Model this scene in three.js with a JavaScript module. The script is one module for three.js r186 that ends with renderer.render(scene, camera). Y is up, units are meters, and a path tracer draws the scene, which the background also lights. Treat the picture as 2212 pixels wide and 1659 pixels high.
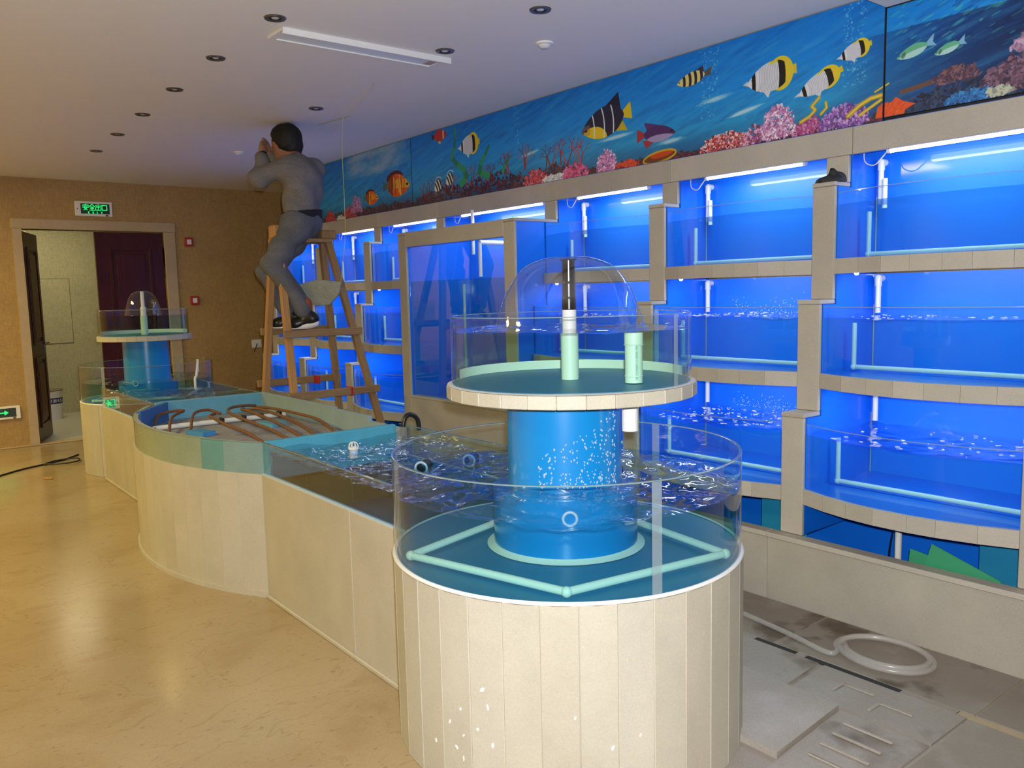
import * as THREE from 'three';
import { mergeGeometries, toCreasedNormals } from 'three/addons/utils/BufferGeometryUtils.js';
import { ConvexGeometry } from 'three/addons/geometries/ConvexGeometry.js';
import { RectAreaLightUniformsLib } from 'three/addons/lights/RectAreaLightUniformsLib.js';

// ---------------------------------------------------------------- camera, lights, exposure
const scene = new THREE.Scene();
scene.background = new THREE.Color(0x000000);
const renderer = new THREE.WebGLRenderer({ antialias: true });
renderer.toneMapping = THREE.LinearToneMapping;
renderer.toneMappingExposure = 1.17;
renderer.shadowMap.enabled = true;
RectAreaLightUniformsLib.init();

const V = (x, y, z) => new THREE.Vector3(x, y, z);
const EYE = V(0, 1.499, 3.712);
const camera = new THREE.PerspectiveCamera(49.96, 2212 / 1659, 0.05, 60);
{
  const yaw = 0.66726, pitch = 0.11083, roll = -0.02392;
  const f = V(-Math.cos(yaw) * Math.cos(pitch), -Math.sin(pitch), -Math.sin(yaw) * Math.cos(pitch));
  const r0 = f.clone().cross(V(0, 1, 0)).normalize(), u0 = r0.clone().cross(f);
  const r = r0.clone().multiplyScalar(Math.cos(roll)).addScaledVector(u0, Math.sin(roll));
  const u = r0.clone().multiplyScalar(-Math.sin(roll)).addScaledVector(u0, Math.cos(roll));
  camera.position.copy(EYE);
  camera.quaternion.setFromRotationMatrix(new THREE.Matrix4().makeBasis(r, u, f.clone().negate()));
}
scene.add(camera);
const RGB = (r, g, b) => new THREE.Color().setRGB(r, g, b);

// the photographer's flash, just above the lens
const FLASH = 28, LED = 44, WARM = 28, HALL = 12, BACK_FILL = 52;
const flash = new THREE.SpotLight(RGB(1, 0.985, 0.96), FLASH, 0, 0.98, 0.4, 2);
flash.name = 'camera_flash';
flash.position.set(0.02, 1.56, 3.69);
flash.target.position.set(-5, 1.05, -0.25);
flash.castShadow = true; flash.shadow.radius = 1;
scene.add(flash, flash.target);
function areaLight(name, color, power, w, h, pos, look) {
  const l = new THREE.RectAreaLight(color, power, w, h);
  l.name = name; l.position.copy(pos); l.lookAt(look); scene.add(l); return l;
}

// ---------------------------------------------------------------- helpers
function rng(seed) { let a = seed >>> 0; return () => { a = (a + 0x6D2B79F5) >>> 0; let t = a; t = Math.imul(t ^ (t >>> 15), t | 1); t ^= t + Math.imul(t ^ (t >>> 7), t | 61); return ((t ^ (t >>> 14)) >>> 0) / 4294967296; }; }
const R0 = rng(7);
const rand = (a, b, r = R0) => a + (b - a) * r();
const taken = {};
function numbered(n) { taken[n] = (taken[n] ?? -1) + 1; return taken[n] ? n + '_' + String(taken[n]).padStart(3, '0') : n; }
function mesh(name, geo, mat, parent) {
  const m = new THREE.Mesh(geo, mat);
  m.castShadow = m.receiveShadow = true;
  m.name = parent ? name : numbered(name);
  (parent ?? scene).add(m);
  return m;
}
function tag(o, label, category, group) { o.userData.label = label; o.userData.category = category; if (group) o.userData.group = group; return o; }
function thing(name, label, category, pos = [0, 0, 0], group) {
  const g = new THREE.Group(); g.name = numbered(name); g.position.set(...pos); scene.add(g);
  return tag(g, label, category, group);
}
function struct(name, geo, mat, label) {
  const m = new THREE.Mesh(geo, mat); m.castShadow = m.receiveShadow = true; m.name = name; scene.add(m);
  m.userData.kind = 'structure'; if (label) m.userData.label = label; return m;
}
// uv in metres, by the axis each face points along
function boxUV(g, ou = 0, ov = 0) {
  if (g.index) g = g.toNonIndexed();
  const p = g.attributes.position, n = p.count, uv = new Float32Array(n * 2), a = V(), b = V(), c = V();
  for (let i = 0; i < n; i += 3) {
    a.fromBufferAttribute(p, i); b.fromBufferAttribute(p, i + 1); c.fromBufferAttribute(p, i + 2);
    const nn = b.clone().sub(a).cross(c.clone().sub(a)); const ax = Math.abs(nn.x), ay = Math.abs(nn.y), az = Math.abs(nn.z);
    [a, b, c].forEach((q, k) => {
      const [u, v] = ay >= ax && ay >= az ? [q.x, q.z] : ax >= az ? [q.z, q.y] : [q.x, q.y];
      uv[(i + k) * 2] = u + ou; uv[(i + k) * 2 + 1] = v + ov;
    });
  }
  g.setAttribute('uv', new THREE.BufferAttribute(uv, 2));
  return g;
}
// chamfered box between two corners
function cb(x0, x1, y0, y1, z0, z1, c = 0.003) {
  const P = [], X = [x0, x1], Y = [y0, y1], Z = [z0, z1];
  c = Math.min(c, (x1 - x0) * 0.3, (y1 - y0) * 0.3, (z1 - z0) * 0.3);
  for (let i = 0; i < 2; i++) for (let j = 0; j < 2; j++) for (let k = 0; k < 2; k++) {
    const s = (q) => (q ? -1 : 1) * c;
    P.push(V(X[i] + s(i), Y[j] + s(j), Z[k]), V(X[i] + s(i), Y[j], Z[k] + s(k)), V(X[i], Y[j] + s(j), Z[k] + s(k)));
  }
  return boxUV(new ConvexGeometry(P), rand(0, 3), rand(0, 3));
}
function bx(x0, x1, y0, y1, z0, z1) { const g = new THREE.BoxGeometry(x1 - x0, y1 - y0, z1 - z0); g.translate((x0 + x1) / 2, (y0 + y1) / 2, (z0 + z1) / 2); return boxUV(g, rand(0, 3), rand(0, 3)); }
function prism(pts, y0, y1, ou = 0) {          // pts: [x, z] outline, extruded upwards
  const s = new THREE.Shape(pts.map(([x, z]) => new THREE.Vector2(x, -z)));
  const g = new THREE.ExtrudeGeometry(s, { depth: y1 - y0, bevelEnabled: false });
  g.rotateX(-Math.PI / 2); g.translate(0, y0, 0); return boxUV(g, ou, ou);
}
function profileX(pts, x0, x1) {                // pts: [z, y] outline, extruded along x
  const s = new THREE.Shape(pts.map(([z, y]) => new THREE.Vector2(-z, y)));
  const g = new THREE.ExtrudeGeometry(s, { depth: x1 - x0, bevelEnabled: false });
  g.rotateY(Math.PI / 2); g.translate(x0, 0, 0); return boxUV(g, rand(0, 3), rand(0, 3));
}
function tube(pts, r, seg = 24, rad = 10, closed = false, tension = 0.5) {
  const c = pts.length === 2 ? new THREE.LineCurve3(V(...pts[0]), V(...pts[1])) : new THREE.CatmullRomCurve3(pts.map((p) => V(...p)), closed, 'catmullrom', tension);
  return new THREE.TubeGeometry(c, pts.length === 2 ? 1 : seg, r, rad, closed);
}
function rod(a, b, r, rad = 16) {                // capped straight pipe
  const A = V(...a), B = V(...b), d = B.clone().sub(A);
  const g = new THREE.CylinderGeometry(r, r, d.length(), rad); g.applyQuaternion(new THREE.Quaternion().setFromUnitVectors(V(0, 1, 0), d.clone().normalize())); g.translate(...A.add(B).multiplyScalar(0.5).toArray()); return g;
}
function beamBar(a, b, w, t, side) {             // squared timber from a to b, `side` = direction of its width
  const A = V(...a), B = V(...b), y = B.clone().sub(A), L = y.length(); y.normalize();
  const x = V(...side); x.addScaledVector(y, -x.dot(y)).normalize(); const z = x.clone().cross(y);
  const g = cb(-w / 2, w / 2, -L / 2, L / 2, -t / 2, t / 2, 0.004);
  g.applyMatrix4(new THREE.Matrix4().makeBasis(x, y, z).setPosition(A.add(B).multiplyScalar(0.5))); return g;
}
function lathe(pts, seg = 64) { return new THREE.LatheGeometry(pts.map(([r, y]) => new THREE.Vector2(r, y)), seg); }
function merge(list) { return mergeGeometries(list.map((g) => { g = g.index ? g.toNonIndexed() : g.clone(); for (const k of Object.keys(g.attributes)) if (!['position', 'normal', 'uv'].includes(k)) g.deleteAttribute(k); if (!g.attributes.uv) g.setAttribute('uv', new THREE.BufferAttribute(new Float32Array(g.attributes.position.count * 2), 2)); return g; })); }
function moved(g, x, y, z) { g = g.clone(); g.translate(x, y, z); return g; }

// ---------------------------------------------------------------- procedural textures
function noise2(seed, per) {                     // periodic value noise
  const r = rng(seed), n = per, t = new Float32Array(n * n).map(() => r());
  return (x, y) => {
    x = ((x % n) + n) % n; y = ((y % n) + n) % n; const i = Math.floor(x), j = Math.floor(y), u = x - i, v = y - j, s = u * u * (3 - 2 * u), w = v * v * (3 - 2 * v);
    const a = t[j * n + i], b = t[j * n + (i + 1) % n], c = t[((j + 1) % n) * n + i], d = t[((j + 1) % n) * n + (i + 1) % n];
    return (a + (b - a) * s) * (1 - w) + (c + (d - c) * s) * w;
  };
}
function fbm(seed, base, oct, gain = 0.5) { const ns = [...Array(oct).keys()].map((k) => noise2(seed + k * 17, base << k)); return (u, v) => { let s = 0, a = 1, t = 0; ns.forEach((n, k) => { s += a * n(u * (base << k), v * (base << k)); t += a; a *= gain; }); return s / t; }; }
function dataTex(w, h, fn, srgb = true) {
  const d = new Uint8Array(w * h * 4);
  for (let j = 0; j < h; j++) for (let i = 0; i < w; i++) { const c = fn(i / w, j / h, i, j), k = (j * w + i) * 4; for (let q = 0; q < 3; q++) d[k + q] = Math.max(0, Math.min(255, Math.round(c[q]))); d[k + 3] = 255; }
  const t = new THREE.DataTexture(d, w, h, THREE.RGBAFormat); t.magFilter = THREE.LinearFilter; t.minFilter = THREE.LinearMipmapLinearFilter; t.generateMipmaps = true;
  t.wrapS = t.wrapT = THREE.RepeatWrapping; if (srgb) t.colorSpace = THREE.SRGBColorSpace; t.needsUpdate = true; return t;
}
function sized(t, w, h = w) { t = t.clone(); t.repeat.set(1 / w, 1 / h); t.needsUpdate = true; return t; }
function canvasTex(w, h, draw) {
  const c = document.createElement('canvas'); c.width = w; c.height = h; const x = c.getContext('2d'); draw(x, w, h);
  const t = new THREE.CanvasTexture(c); t.colorSpace = THREE.SRGBColorSpace; t.magFilter = THREE.LinearFilter; return t;
}
const mix3 = (a, b, t) => a.map((x, i) => x + (b[i] - x) * t);
const std = (o) => new THREE.MeshStandardMaterial(o);
const phys = (o) => new THREE.MeshPhysicalMaterial(o);

const stoneTex = (() => {                        // honed limestone: fine speckle, faint clouds, pale scuffs
  const a = fbm(11, 4, 5), b = noise2(23, 256), c = noise2(29, 128), d = fbm(31, 8, 4);
  return dataTex(512, 512, (u, v) => {
    let t = 0.92 + 0.10 * (a(u, v) - 0.5) + 0.05 * (b(u * 256, v * 256) - 0.5);
    const k = d(u * 1, v * 3); let s = [246 * t, 243 * t, 236 * t];
    if (c(u * 128, v * 128) > 0.93 && k > 0.5) s = mix3(s, [255, 253, 248], 0.55);
    if (k < 0.3) s = mix3(s, [222, 210, 190], (0.3 - k) * 1.6);
    return s;
  });
})();
const marbleTex = (() => {                       // polished beige marble with brownish drifting veins
  const a = fbm(41, 3, 6), b = fbm(53, 6, 5), c = noise2(61, 512), w = fbm(67, 4, 4), sk = noise2(69, 256);
  return dataTex(1024, 1024, (u, v) => {
    const q = w(u, v) * 0.35; let n = a(u + q, v * 1 + q), m = b(u * 2 + q, v + q * 0.5);
    let s = mix3([236, 227, 210], [216, 200, 172], Math.min(1, Math.max(0, (n - 0.35) * 1.8)));
    const vein = Math.abs(m - 0.5); if (vein < 0.014) s = mix3(s, [184, 158, 124], (0.014 - vein) * 18);
    if (m > 0.64) s = mix3(s, [186, 160, 126], (m - 0.64) * 1.6); const sp = sk(u * 256, v * 64); if (sp > 0.86) s = mix3(s, [158, 128, 94], (sp - 0.86) * 2.6);
    const f = 1 + 0.05 * (c(u * 512, v * 512) - 0.5); return s.map((x) => x * f);
  });
})();
const dirtTex = (() => {                         // the unfinished strip by the tanks: dusty slabs with mud stains
  const a = fbm(141, 3, 6), b = fbm(153, 5, 5), c = noise2(161, 512);
  return dataTex(512, 512, (u, v) => {
    let s = mix3([225, 219, 210], [196, 186, 174], a(u, v)); const m = b(u, v);
    if (m < 0.4) s = mix3(s, [120, 104, 88], Math.min(0.75, (0.4 - m) * 6)); if (m > 0.62) s = mix3(s, [244, 243, 244], (m - 0.62) * 3);
    const f = 1 + 0.08 * (c(u * 512, v * 512) - 0.5); return s.map((x) => x * f);
  });
})();
const paperTex = (() => {                        // woven wallpaper
  const a = fbm(71, 4, 4), b = noise2(73, 256), c = noise2(79, 256);
  return dataTex(512, 512, (u, v) => { const t = 0.9 + 0.08 * (a(u, v) - 0.5) + 0.10 * (b(u * 256, v * 32) - 0.5) + 0.07 * (c(u * 32, v * 256) - 0.5); return [244 * t, 238 * t, 226 * t]; });
})();
const woodTex = (() => {                         // rough site timber, grain along v
  const a = fbm(83, 4, 5), b = noise2(89, 128), c = noise2(97, 64);
  return dataTex(256, 512, (u, v) => { const g = b(u * 128, v * 8), k = a(u, v * 0.5); let s = mix3([206, 176, 134], [140, 108, 76], 0.55 * g + 0.5 * (k - 0.3)); if (c(u * 64, v * 64) > 0.95) s = [226, 222, 214]; return s; });
})();
const clothTex = (() => { const a = fbm(101, 6, 4), b = noise2(103, 128), c = noise2(107, 128); return dataTex(256, 256, (u, v) => { const t = 0.86 + 0.16 * (a(u, v) - 0.5) + 0.14 * (b(u * 128, v * 128) - 0.5) + 0.06 * (c(u * 64, v * 128) - 0.5); return [250 * t, 250 * t, 250 * t]; }); })();
const sandTex = (() => { const a = fbm(111, 5, 5), b = noise2(113, 256); return dataTex(512, 512, (u, v) => { const k = a(u, v); let s = mix3([206, 206, 208], [142, 140, 138], k < 0.42 ? 1 - k : k * 0.6); const t = 1 + 0.16 * (b(u * 256, v * 256) - 0.5); return s.map((x) => x * t); }); })();
const foamTex = (() => { const b = noise2(117, 256), a = fbm(119, 4, 4); return dataTex(256, 256, (u, v) => { const t = 0.9 + 0.08 * (b(u * 256, v * 256) - 0.5) + 0.1 * (a(u, v) - 0.5); return [250 * t, 250 * t, 250 * t]; }); })();
const mahogTex = (() => { const a = fbm(121, 4, 5), b = noise2(123, 128); return dataTex(256, 256, (u, v) => { const k = 0.6 * b(u * 128, v * 6) + 0.4 * a(u, v); return mix3([92, 34, 22], [52, 16, 12], k); }); })();

// ---------------------------------------------------------------- materials
const M = {};
M.stone = [[0.655, 0.635, 0.565], [0.675, 0.66, 0.60], [0.63, 0.605, 0.53], [0.665, 0.645, 0.575]].map((c) => std({ color: RGB(...c), map: sized(stoneTex, 0.7), roughness: 0.55 }));
M.tan = [[0.55, 0.52, 0.475], [0.58, 0.55, 0.505], [0.52, 0.49, 0.44]].map((c) => std({ color: RGB(...c), map: sized(stoneTex, 0.7), roughness: 0.6 }));
M.floor = std({ color: RGB(0.50, 0.43, 0.32), map: sized(marbleTex, 1.9), roughness: 0.2 });
M.dirt = std({ color: RGB(0.40, 0.37, 0.345), map: sized(dirtTex, 1.1), roughness: 0.62 });
M.slab = [[0.50, 0.485, 0.485], [0.46, 0.44, 0.43], [0.54, 0.525, 0.515]].map((c) => std({ color: RGB(...c), map: sized(dirtTex, 1.7), roughness: 0.5 }));
M.ceiling = std({ color: RGB(0.80, 0.79, 0.77), roughness: 0.9 });
M.paper = std({ color: RGB(0.56, 0.38, 0.17), map: sized(paperTex, 1.2), roughness: 0.75 });
M.plain = std({ color: RGB(0.68, 0.66, 0.45), map: sized(paperTex, 1.2), roughness: 0.8 });
M.trim = std({ color: RGB(0.60, 0.47, 0.31), map: sized(stoneTex, 0.9), roughness: 0.45 });
M.mahog = phys({ color: RGB(0.8, 0.75, 0.75), map: sized(mahogTex, 0.8), roughness: 0.3, specularIntensity: 0.6 });
M.blue = phys({ color: RGB(0.002, 0.16, 0.82), roughness: 0.42, clearcoat: 0.35, clearcoatRoughness: 0.05 });
M.poolBlue = std({ color: RGB(0.035, 0.22, 0.40), roughness: 0.45 });
M.drum = phys({ color: RGB(0.006, 0.24, 0.64), roughness: 0.28, clearcoat: 0.6, clearcoatRoughness: 0.06 });
M.channel = std({ color: RGB(0.015, 0.16, 0.34), roughness: 0.5 });
M.foam = std({ color: RGB(0.17, 0.50, 0.72), map: sized(foamTex, 0.5), roughness: 0.85 });
M.foamOlive = std({ color: RGB(0.46, 0.50, 0.42), map: sized(foamTex, 0.5), roughness: 0.85 });
M.foamGrey = std({ color: RGB(0.36, 0.50, 0.55), map: sized(foamTex, 0.5), roughness: 0.85 });
M.foamTeal = std({ color: RGB(0.20, 0.46, 0.50), map: sized(foamTex, 0.4), roughness: 0.7 });
M.foamCyan = std({ color: RGB(0.10, 0.50, 0.70), map: sized(foamTex, 0.4), roughness: 0.6 });
M.sand = std({ color: RGB(0.62, 0.63, 0.66), map: sized(sandTex, 1.3), roughness: 0.9 });
M.pvc = std({ color: RGB(0.78, 0.80, 0.78), roughness: 0.35 });
M.pvcGrey = std({ color: RGB(0.46, 0.64, 0.86), roughness: 0.4 });
M.pvcGreen = std({ color: RGB(0.74, 0.82, 0.74), roughness: 0.4 });
M.white = std({ color: RGB(0.80, 0.80, 0.80), roughness: 0.5 });
M.black = std({ color: RGB(0.012, 0.012, 0.014), roughness: 0.35 });
M.tape = phys({ color: RGB(0.010, 0.010, 0.012), roughness: 0.22, clearcoat: 0.5 });
M.dark = std({ color: RGB(0.02, 0.02, 0.025), roughness: 0.7 });
M.rust = std({ color: RGB(0.42, 0.27, 0.18), map: sized(woodTex, 0.3), roughness: 0.8 });
M.wood = std({ color: RGB(0.62, 0.56, 0.48), map: sized(woodTex, 0.25, 0.6), roughness: 0.85 });
M.woodPale = std({ color: RGB(0.92, 0.72, 0.50), map: sized(woodTex, 0.25, 0.6), roughness: 0.85 });
M.chrome = std({ color: RGB(0.20, 0.19, 0.19), roughness: 0.35, metalness: 0.8 });
M.bulb = std({ color: RGB(0.7, 0.66, 0.58), roughness: 0.2, metalness: 0.3 });
M.red = std({ color: RGB(0.42, 0.02, 0.02), roughness: 0.4 });
M.canvas = std({ color: RGB(0.42, 0.43, 0.36), map: sized(clothTex, 0.4), roughness: 0.95 });
M.glass = phys({ color: RGB(0.96, 0.985, 0.985), transmission: 1, roughness: 0.0, ior: 1.45, thickness: 0 });
M.glassSea = phys({ color: RGB(0.88, 0.95, 0.93), transmission: 1, roughness: 0.0, ior: 1.45, thickness: 0 });
M.glassEdge = phys({ color: RGB(0.30, 0.44, 0.44), roughness: 0.08, clearcoat: 0.8, transmission: 0.35, thickness: 0 });
M.seam = phys({ color: RGB(0.72, 0.84, 0.88), roughness: 0.3, transmission: 0.78, thickness: 0 });
M.surface = phys({ color: RGB(0.86, 0.93, 0.95), transmission: 1, roughness: 0.04, ior: 1.75, thickness: 0 });
M.bell = phys({ color: RGB(0.94, 0.96, 0.98), transmission: 1, roughness: 0.02, ior: 1.7, thickness: 0 });
M.drop = phys({ color: RGB(0.85, 0.93, 1), roughness: 0.04, clearcoat: 1, clearcoatRoughness: 0.02, transmission: 0.5, thickness: 0 });
M.water = phys({ color: RGB(0.93, 0.97, 0.98), transmission: 1, roughness: 0.0, ior: 1.33, thickness: 0 });
M.waterTank = phys({ color: RGB(0.75, 0.93, 0.74), transmission: 1, roughness: 0.0, ior: 1.12, thickness: 0 });
M.waterPool = phys({ color: RGB(0.62, 0.84, 0.86), transmission: 1, roughness: 0.0, ior: 1.1, thickness: 0 });
M.waterUpper = phys({ color: RGB(0.76, 0.93, 0.86), transmission: 1, roughness: 0.0, ior: 1.1, thickness: 0 });
M.waterChannel = phys({ color: RGB(0.42, 0.62, 0.72), transmission: 1, roughness: 0.0, ior: 1.1, thickness: 0 });
M.led = std({ color: RGB(0.9, 0.95, 1), emissive: RGB(0.82, 0.90, 1), emissiveIntensity: 7, roughness: 0.5 });
M.hose = phys({ color: RGB(0.90, 0.89, 0.87), transmission: 0.8, roughness: 0.25, thickness: 0, ior: 1.4 });

// ---------------------------------------------------------------- room
const H = 2.8, FX = -9.94;                       // ceiling height, plane of the far wall
struct('floor', bx(-10.2, 2.6, -0.12, 0, -1.7, 7.2), M.floor, 'polished beige marble floor');
struct('ceiling', bx(-10.2, 2.6, H, H + 0.1, -1.7, 7.2), M.ceiling, 'plain white ceiling');
struct('wall_far', merge([bx(FX - 0.14, FX, 0, H, 2.308, 7.2), bx(FX - 0.14, FX, 0, H, -1.7, 0.898), bx(FX - 0.14, FX, 2.273, H, 0.898, 2.308)]), M.paper, 'brown papered far wall with the doorway');
struct('wall_back', bx(-10.1, -8.6, 0, H, -1.75, -1.62), M.paper);
struct('wall_tank', bx(-8.62, 2.6, 0, H, -0.45, -0.30), M.paper);
struct('wall_tank_end', bx(-8.66, -8.60, 0, H, -1.7, -0.30), M.paper);
struct('wall_tank_right', bx(-1.08, 2.6, 0, H, -0.30, -0.06), M.paper);
struct('wall_left', bx(-10.2, 2.6, 0, H, 7.1, 7.25), M.paper);
struct('wall_right', bx(2.5, 2.65, 0, H, -1.7, 7.2), M.paper);
struct('trim_1', cb(-1.965, 2.5, 2.726, H, -0.02, 7.1, 0.004), M.ceiling, 'lowered ceiling strip above the mural');
// corridor behind the door
struct('floor_hall', bx(-12.75, FX - 0.1, -0.12, 0.004, -0.6, 4.2), std({ color: RGB(0.62, 0.60, 0.50), roughness: 0.35 }));
struct('wall_hall', merge([bx(-12.7, -12.55, 0, H, -0.6, 4.2), bx(-12.7, FX - 0.14, 0, H, -0.75, -0.6), bx(-12.7, FX - 0.14, 0, H, 4.2, 4.35)]), M.plain, 'pale corridor wall seen through the doorway');
struct('ceiling_hall', bx(-12.7, FX - 0.14, H, H + 0.1, -0.7, 4.3), M.ceiling);
{
  // flush hatch in the corridor wall: four fine shadow gaps round a plate
  const g = thing('wall_hatch', 'square flush hatch plate in the pale corridor wall', 'hatch', [-12.55, 0, 0]);
  mesh('plate', cb(0, 0.012, 0.96, 1.82, 1.43, 2.10, 0.003), M.plain, g);
  for (const [y0, y1, z0, z1] of [[0.953, 0.96, 1.423, 2.107], [1.82, 1.827, 1.423, 2.107], [0.96, 1.82, 1.423, 1.43], [0.96, 1.82, 2.10, 2.107]]) mesh('gap', bx(0.0005, 0.003, y0, y1, z0, z1), std({ color: RGB(0.22, 0.21, 0.15), roughness: 0.9 }), g);
}
// stone door surround
{
  const d = struct('trim_2', bx(FX - 0.1, FX + 0.025, 0.015, 2.272, 2.308, 2.395), M.trim, 'cream stone door surround');
  const p = (g) => { const m = mesh('architrave', g, M.trim, d); m.userData.kind = 'structure'; };
  p(cb(FX - 0.1, FX + 0.025, 0.015, 2.272, 0.772, 0.898, 0.006)); p(cb(FX - 0.1, FX + 0.027, 2.273, 2.38, 0.765, 2.4, 0.006));
  p(cb(FX - 0.12, FX + 0.03, 0.001, 0.014, 0.77, 7.0, 0.004));
}
function doorLeaf(name, label, w, pos, turn) {   // local: hinge at z=0, leaf towards -z
  const g = new THREE.Group(); g.name = name; g.position.set(...pos); g.rotation.y = turn; g.userData = { kind: 'structure', label }; scene.add(g);
  mesh('leaf', cb(-0.045, 0, 0.01, 2.262, -w, 0, 0.004), M.mahog, g);
  for (const s of [[0.16, 0.92], [1.05, 2.10]]) {
    const [y0, y1] = s, zi = -w + 0.13, za = -0.13;
    for (const b of [bx(-0.001, 0.014, y0, y0 + 0.035, zi, za), bx(-0.001, 0.014, y1 - 0.035, y1, zi, za)]) mesh('moulding', b, M.mahog, g);
    mesh('moulding', cb(-0.001, 0.016, y0, y1, zi, zi + 0.035, 0.006), M.mahog, g); mesh('moulding', cb(-0.001, 0.016, y0, y1, za - 0.035, za, 0.006), M.mahog, g);
    mesh('raised_panel', cb(-0.001, 0.012, y0 + 0.075, y1 - 0.075, zi + 0.075, za - 0.075, 0.011), M.mahog, g);
  }
  mesh('handle', merge([cb(0, 0.008, 0.95, 1.13, -w + 0.05, -w + 0.085, 0.003), rod([0.01, 1.06, -w + 0.068], [0.05, 1.06, -w + 0.068], 0.009), rod([0.045, 1.06, -w + 0.068], [0.045, 1.06, -w + 0.18], 0.009)]), M.chrome, g);
  return g;
}
doorLeaf('door_1', 'closed dark mahogany door leaf with raised panels', 0.71, [FX - 0.03, 0, 1.612], 0);
doorLeaf('door_2', 'dark mahogany door leaf standing open', 0.70, [FX - 0.05, 0, 2.30], Math.PI * 0.39);

// ---- printed mural above the tanks
const MY0 = 2.236, MY1 = 2.795, MX = -8.58;
function drawMural(ctx, w, h, X0, X1) {
  const s = w / (X1 - X0), r = rng(Math.round((X0 + 20) * 31)), rr = (a, b) => a + (b - a) * r();
  const ell = (x, y, a, b, t, col) => { ctx.fillStyle = col; ctx.beginPath(); ctx.ellipse(x, y, a, b, t, 0, 7); ctx.fill(); };
  ctx.save(); ctx.scale(s, s); ctx.translate(MX - X0, 0); ctx.scale(1, -1);         // units: metres from the left end, true height below MY1
  const A = X0 - MX, B = X1 - MX;
  const yy = (y) => (y - MY1);
  // water
  const g = ctx.createLinearGradient(0, 0, 0, yy(MY0)); g.addColorStop(0, '#0578d8'); g.addColorStop(0.45, '#0c8ee6'); g.addColorStop(0.75, '#1a98d6'); g.addColorStop(1, '#10507f');
  ctx.fillStyle = g; ctx.fillRect(A - 0.1, yy(MY0) - 0.1, B - A + 0.2, 1);
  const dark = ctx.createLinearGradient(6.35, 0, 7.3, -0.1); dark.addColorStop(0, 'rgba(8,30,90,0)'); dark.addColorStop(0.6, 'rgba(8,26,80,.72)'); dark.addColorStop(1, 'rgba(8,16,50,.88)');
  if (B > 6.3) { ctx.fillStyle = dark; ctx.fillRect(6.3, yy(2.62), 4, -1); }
  for (let k = 0; k < 900; k++) { const x = rr(A, B), y = yy(rr(MY0, MY1)), L = rr(0.02, 0.16); ell(x, y, L, rr(0.004, 0.016), rr(0.15, 0.4), ['rgba(60,170,225,.10)', 'rgba(10,80,170,.12)', 'rgba(130,205,235,.08)', 'rgba(6,60,140,.10)'][k & 3]); }
  if (B > 6.6) for (let k = 0; k < 260; k++) { const x = rr(6.65, 7.7), y = yy(rr(2.48, 2.79)); ell(x, y, rr(0.008, 0.03), rr(0.002, 0.006), 0.35, ['rgba(60,190,190,.4)', 'rgba(120,220,160,.35)', 'rgba(10,60,120,.4)'][k % 3]); }
  // pale haze of light at the left
  if (A < 2.4) for (let k = 0; k < 90; k++) ell(rr(1.45, 2.5), yy(rr(2.6, 2.8)), rr(0.05, 0.22), rr(0.02, 0.06), 0.1, 'rgba(205,205,215,.10)');
  for (const [x, y, a, t] of [[5.67, 2.51, 0.13, 0.14], [5.87, 2.414, 0.13, 0.16], [4.1, 2.45, 0.12, 0.16], [4.9, 2.43, 0.2, 0.05], [5.35, 2.34, 0.16, 0.1]]) for (let k = 0; k < 14; k++) ell(x + rr(-0.05, 0.05), yy(y + rr(-0.008, 0.008)), a * rr(0.3, 0.8), rr(0.003, 0.01), t, 'rgba(190,225,235,.22)');
  for (const bx_ of [3.95, 5.6, 5.66, 6.44, 6.5]) for (let k = 0; k < 70; k++) ell(bx_ + rr(-0.03, 0.03), yy(rr(2.42, 2.8)), rr(0.002, 0.006), rr(0.002, 0.006), 0, 'rgba(190,225,240,.35)');
  // reef
  const blob = (x, y, w_, h_, n, cols, s0 = 0.02) => { for (let k = 0; k < n; k++) { const a = rr(0, 6.283), q = Math.sqrt(r()); for (let e = 0; e < 3; e++) { const px = x + Math.cos(a) * q * w_ + rr(-1, 1) * s0, py = y + Math.abs(Math.sin(a)) * q * h_ + rr(-0.6, 0.6) * s0; ell(px, yy(py), s0 * rr(0.15, 0.75), s0 * rr(0.1, 0.5), rr(0, 3), cols[Math.floor(r() * cols.length)]); } } };
  const twig = (x, y, L, col, a0) => { const go = (x, y, L, a, d) => { if (d > 3 || L < 0.008) return; const x2 = x + Math.cos(a) * L, y2 = y + Math.sin(a) * L; ctx.strokeStyle = col; ctx.lineWidth = 0.011 / (d + 1); ctx.lineCap = 'round'; ctx.beginPath(); ctx.moveTo(x, yy(y)); ctx.lineTo(x2, yy(y2)); ctx.stroke(); go(x2, y2, L * rr(0.55, 0.8), a + rr(0.3, 0.8), d + 1); go(x2, y2, L * rr(0.55, 0.8), a - rr(0.3, 0.8), d + 1); }; go(x, y, L, a0, 0); };
  const reds = ['#8d2f3a', '#a8353c', '#6b2136', '#c44a4a', '#54203a', '#7d3a52'], pinks = ['#d98fc0', '#c874b4', '#e6b3d6', '#a862a8', '#f0d3ea', '#b56bb8'], purp = ['#7d4fa8', '#9a67c0', '#5a3a90', '#b48ad2', '#6a3f86'], whites = ['#d8dbe0', '#c3c9d2', '#eceef2'];
  for (let x = Math.max(A, 0.9); x < Math.min(B, 6.6); x += 0.05) { const top = x < 2.6 ? 2.30 : x < 4.6 ? 2.31 + 0.05 * Math.sin((x - 2.5) * 1.6) + 0.02 * Math.sin(x * 9) : 2.262; blob(x, 2.225, 0.06, top - 2.225, 14, ['#3a1c3c', '#4a2336', '#5b2a38', '#243352', '#7a3440'], 0.022); }
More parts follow.
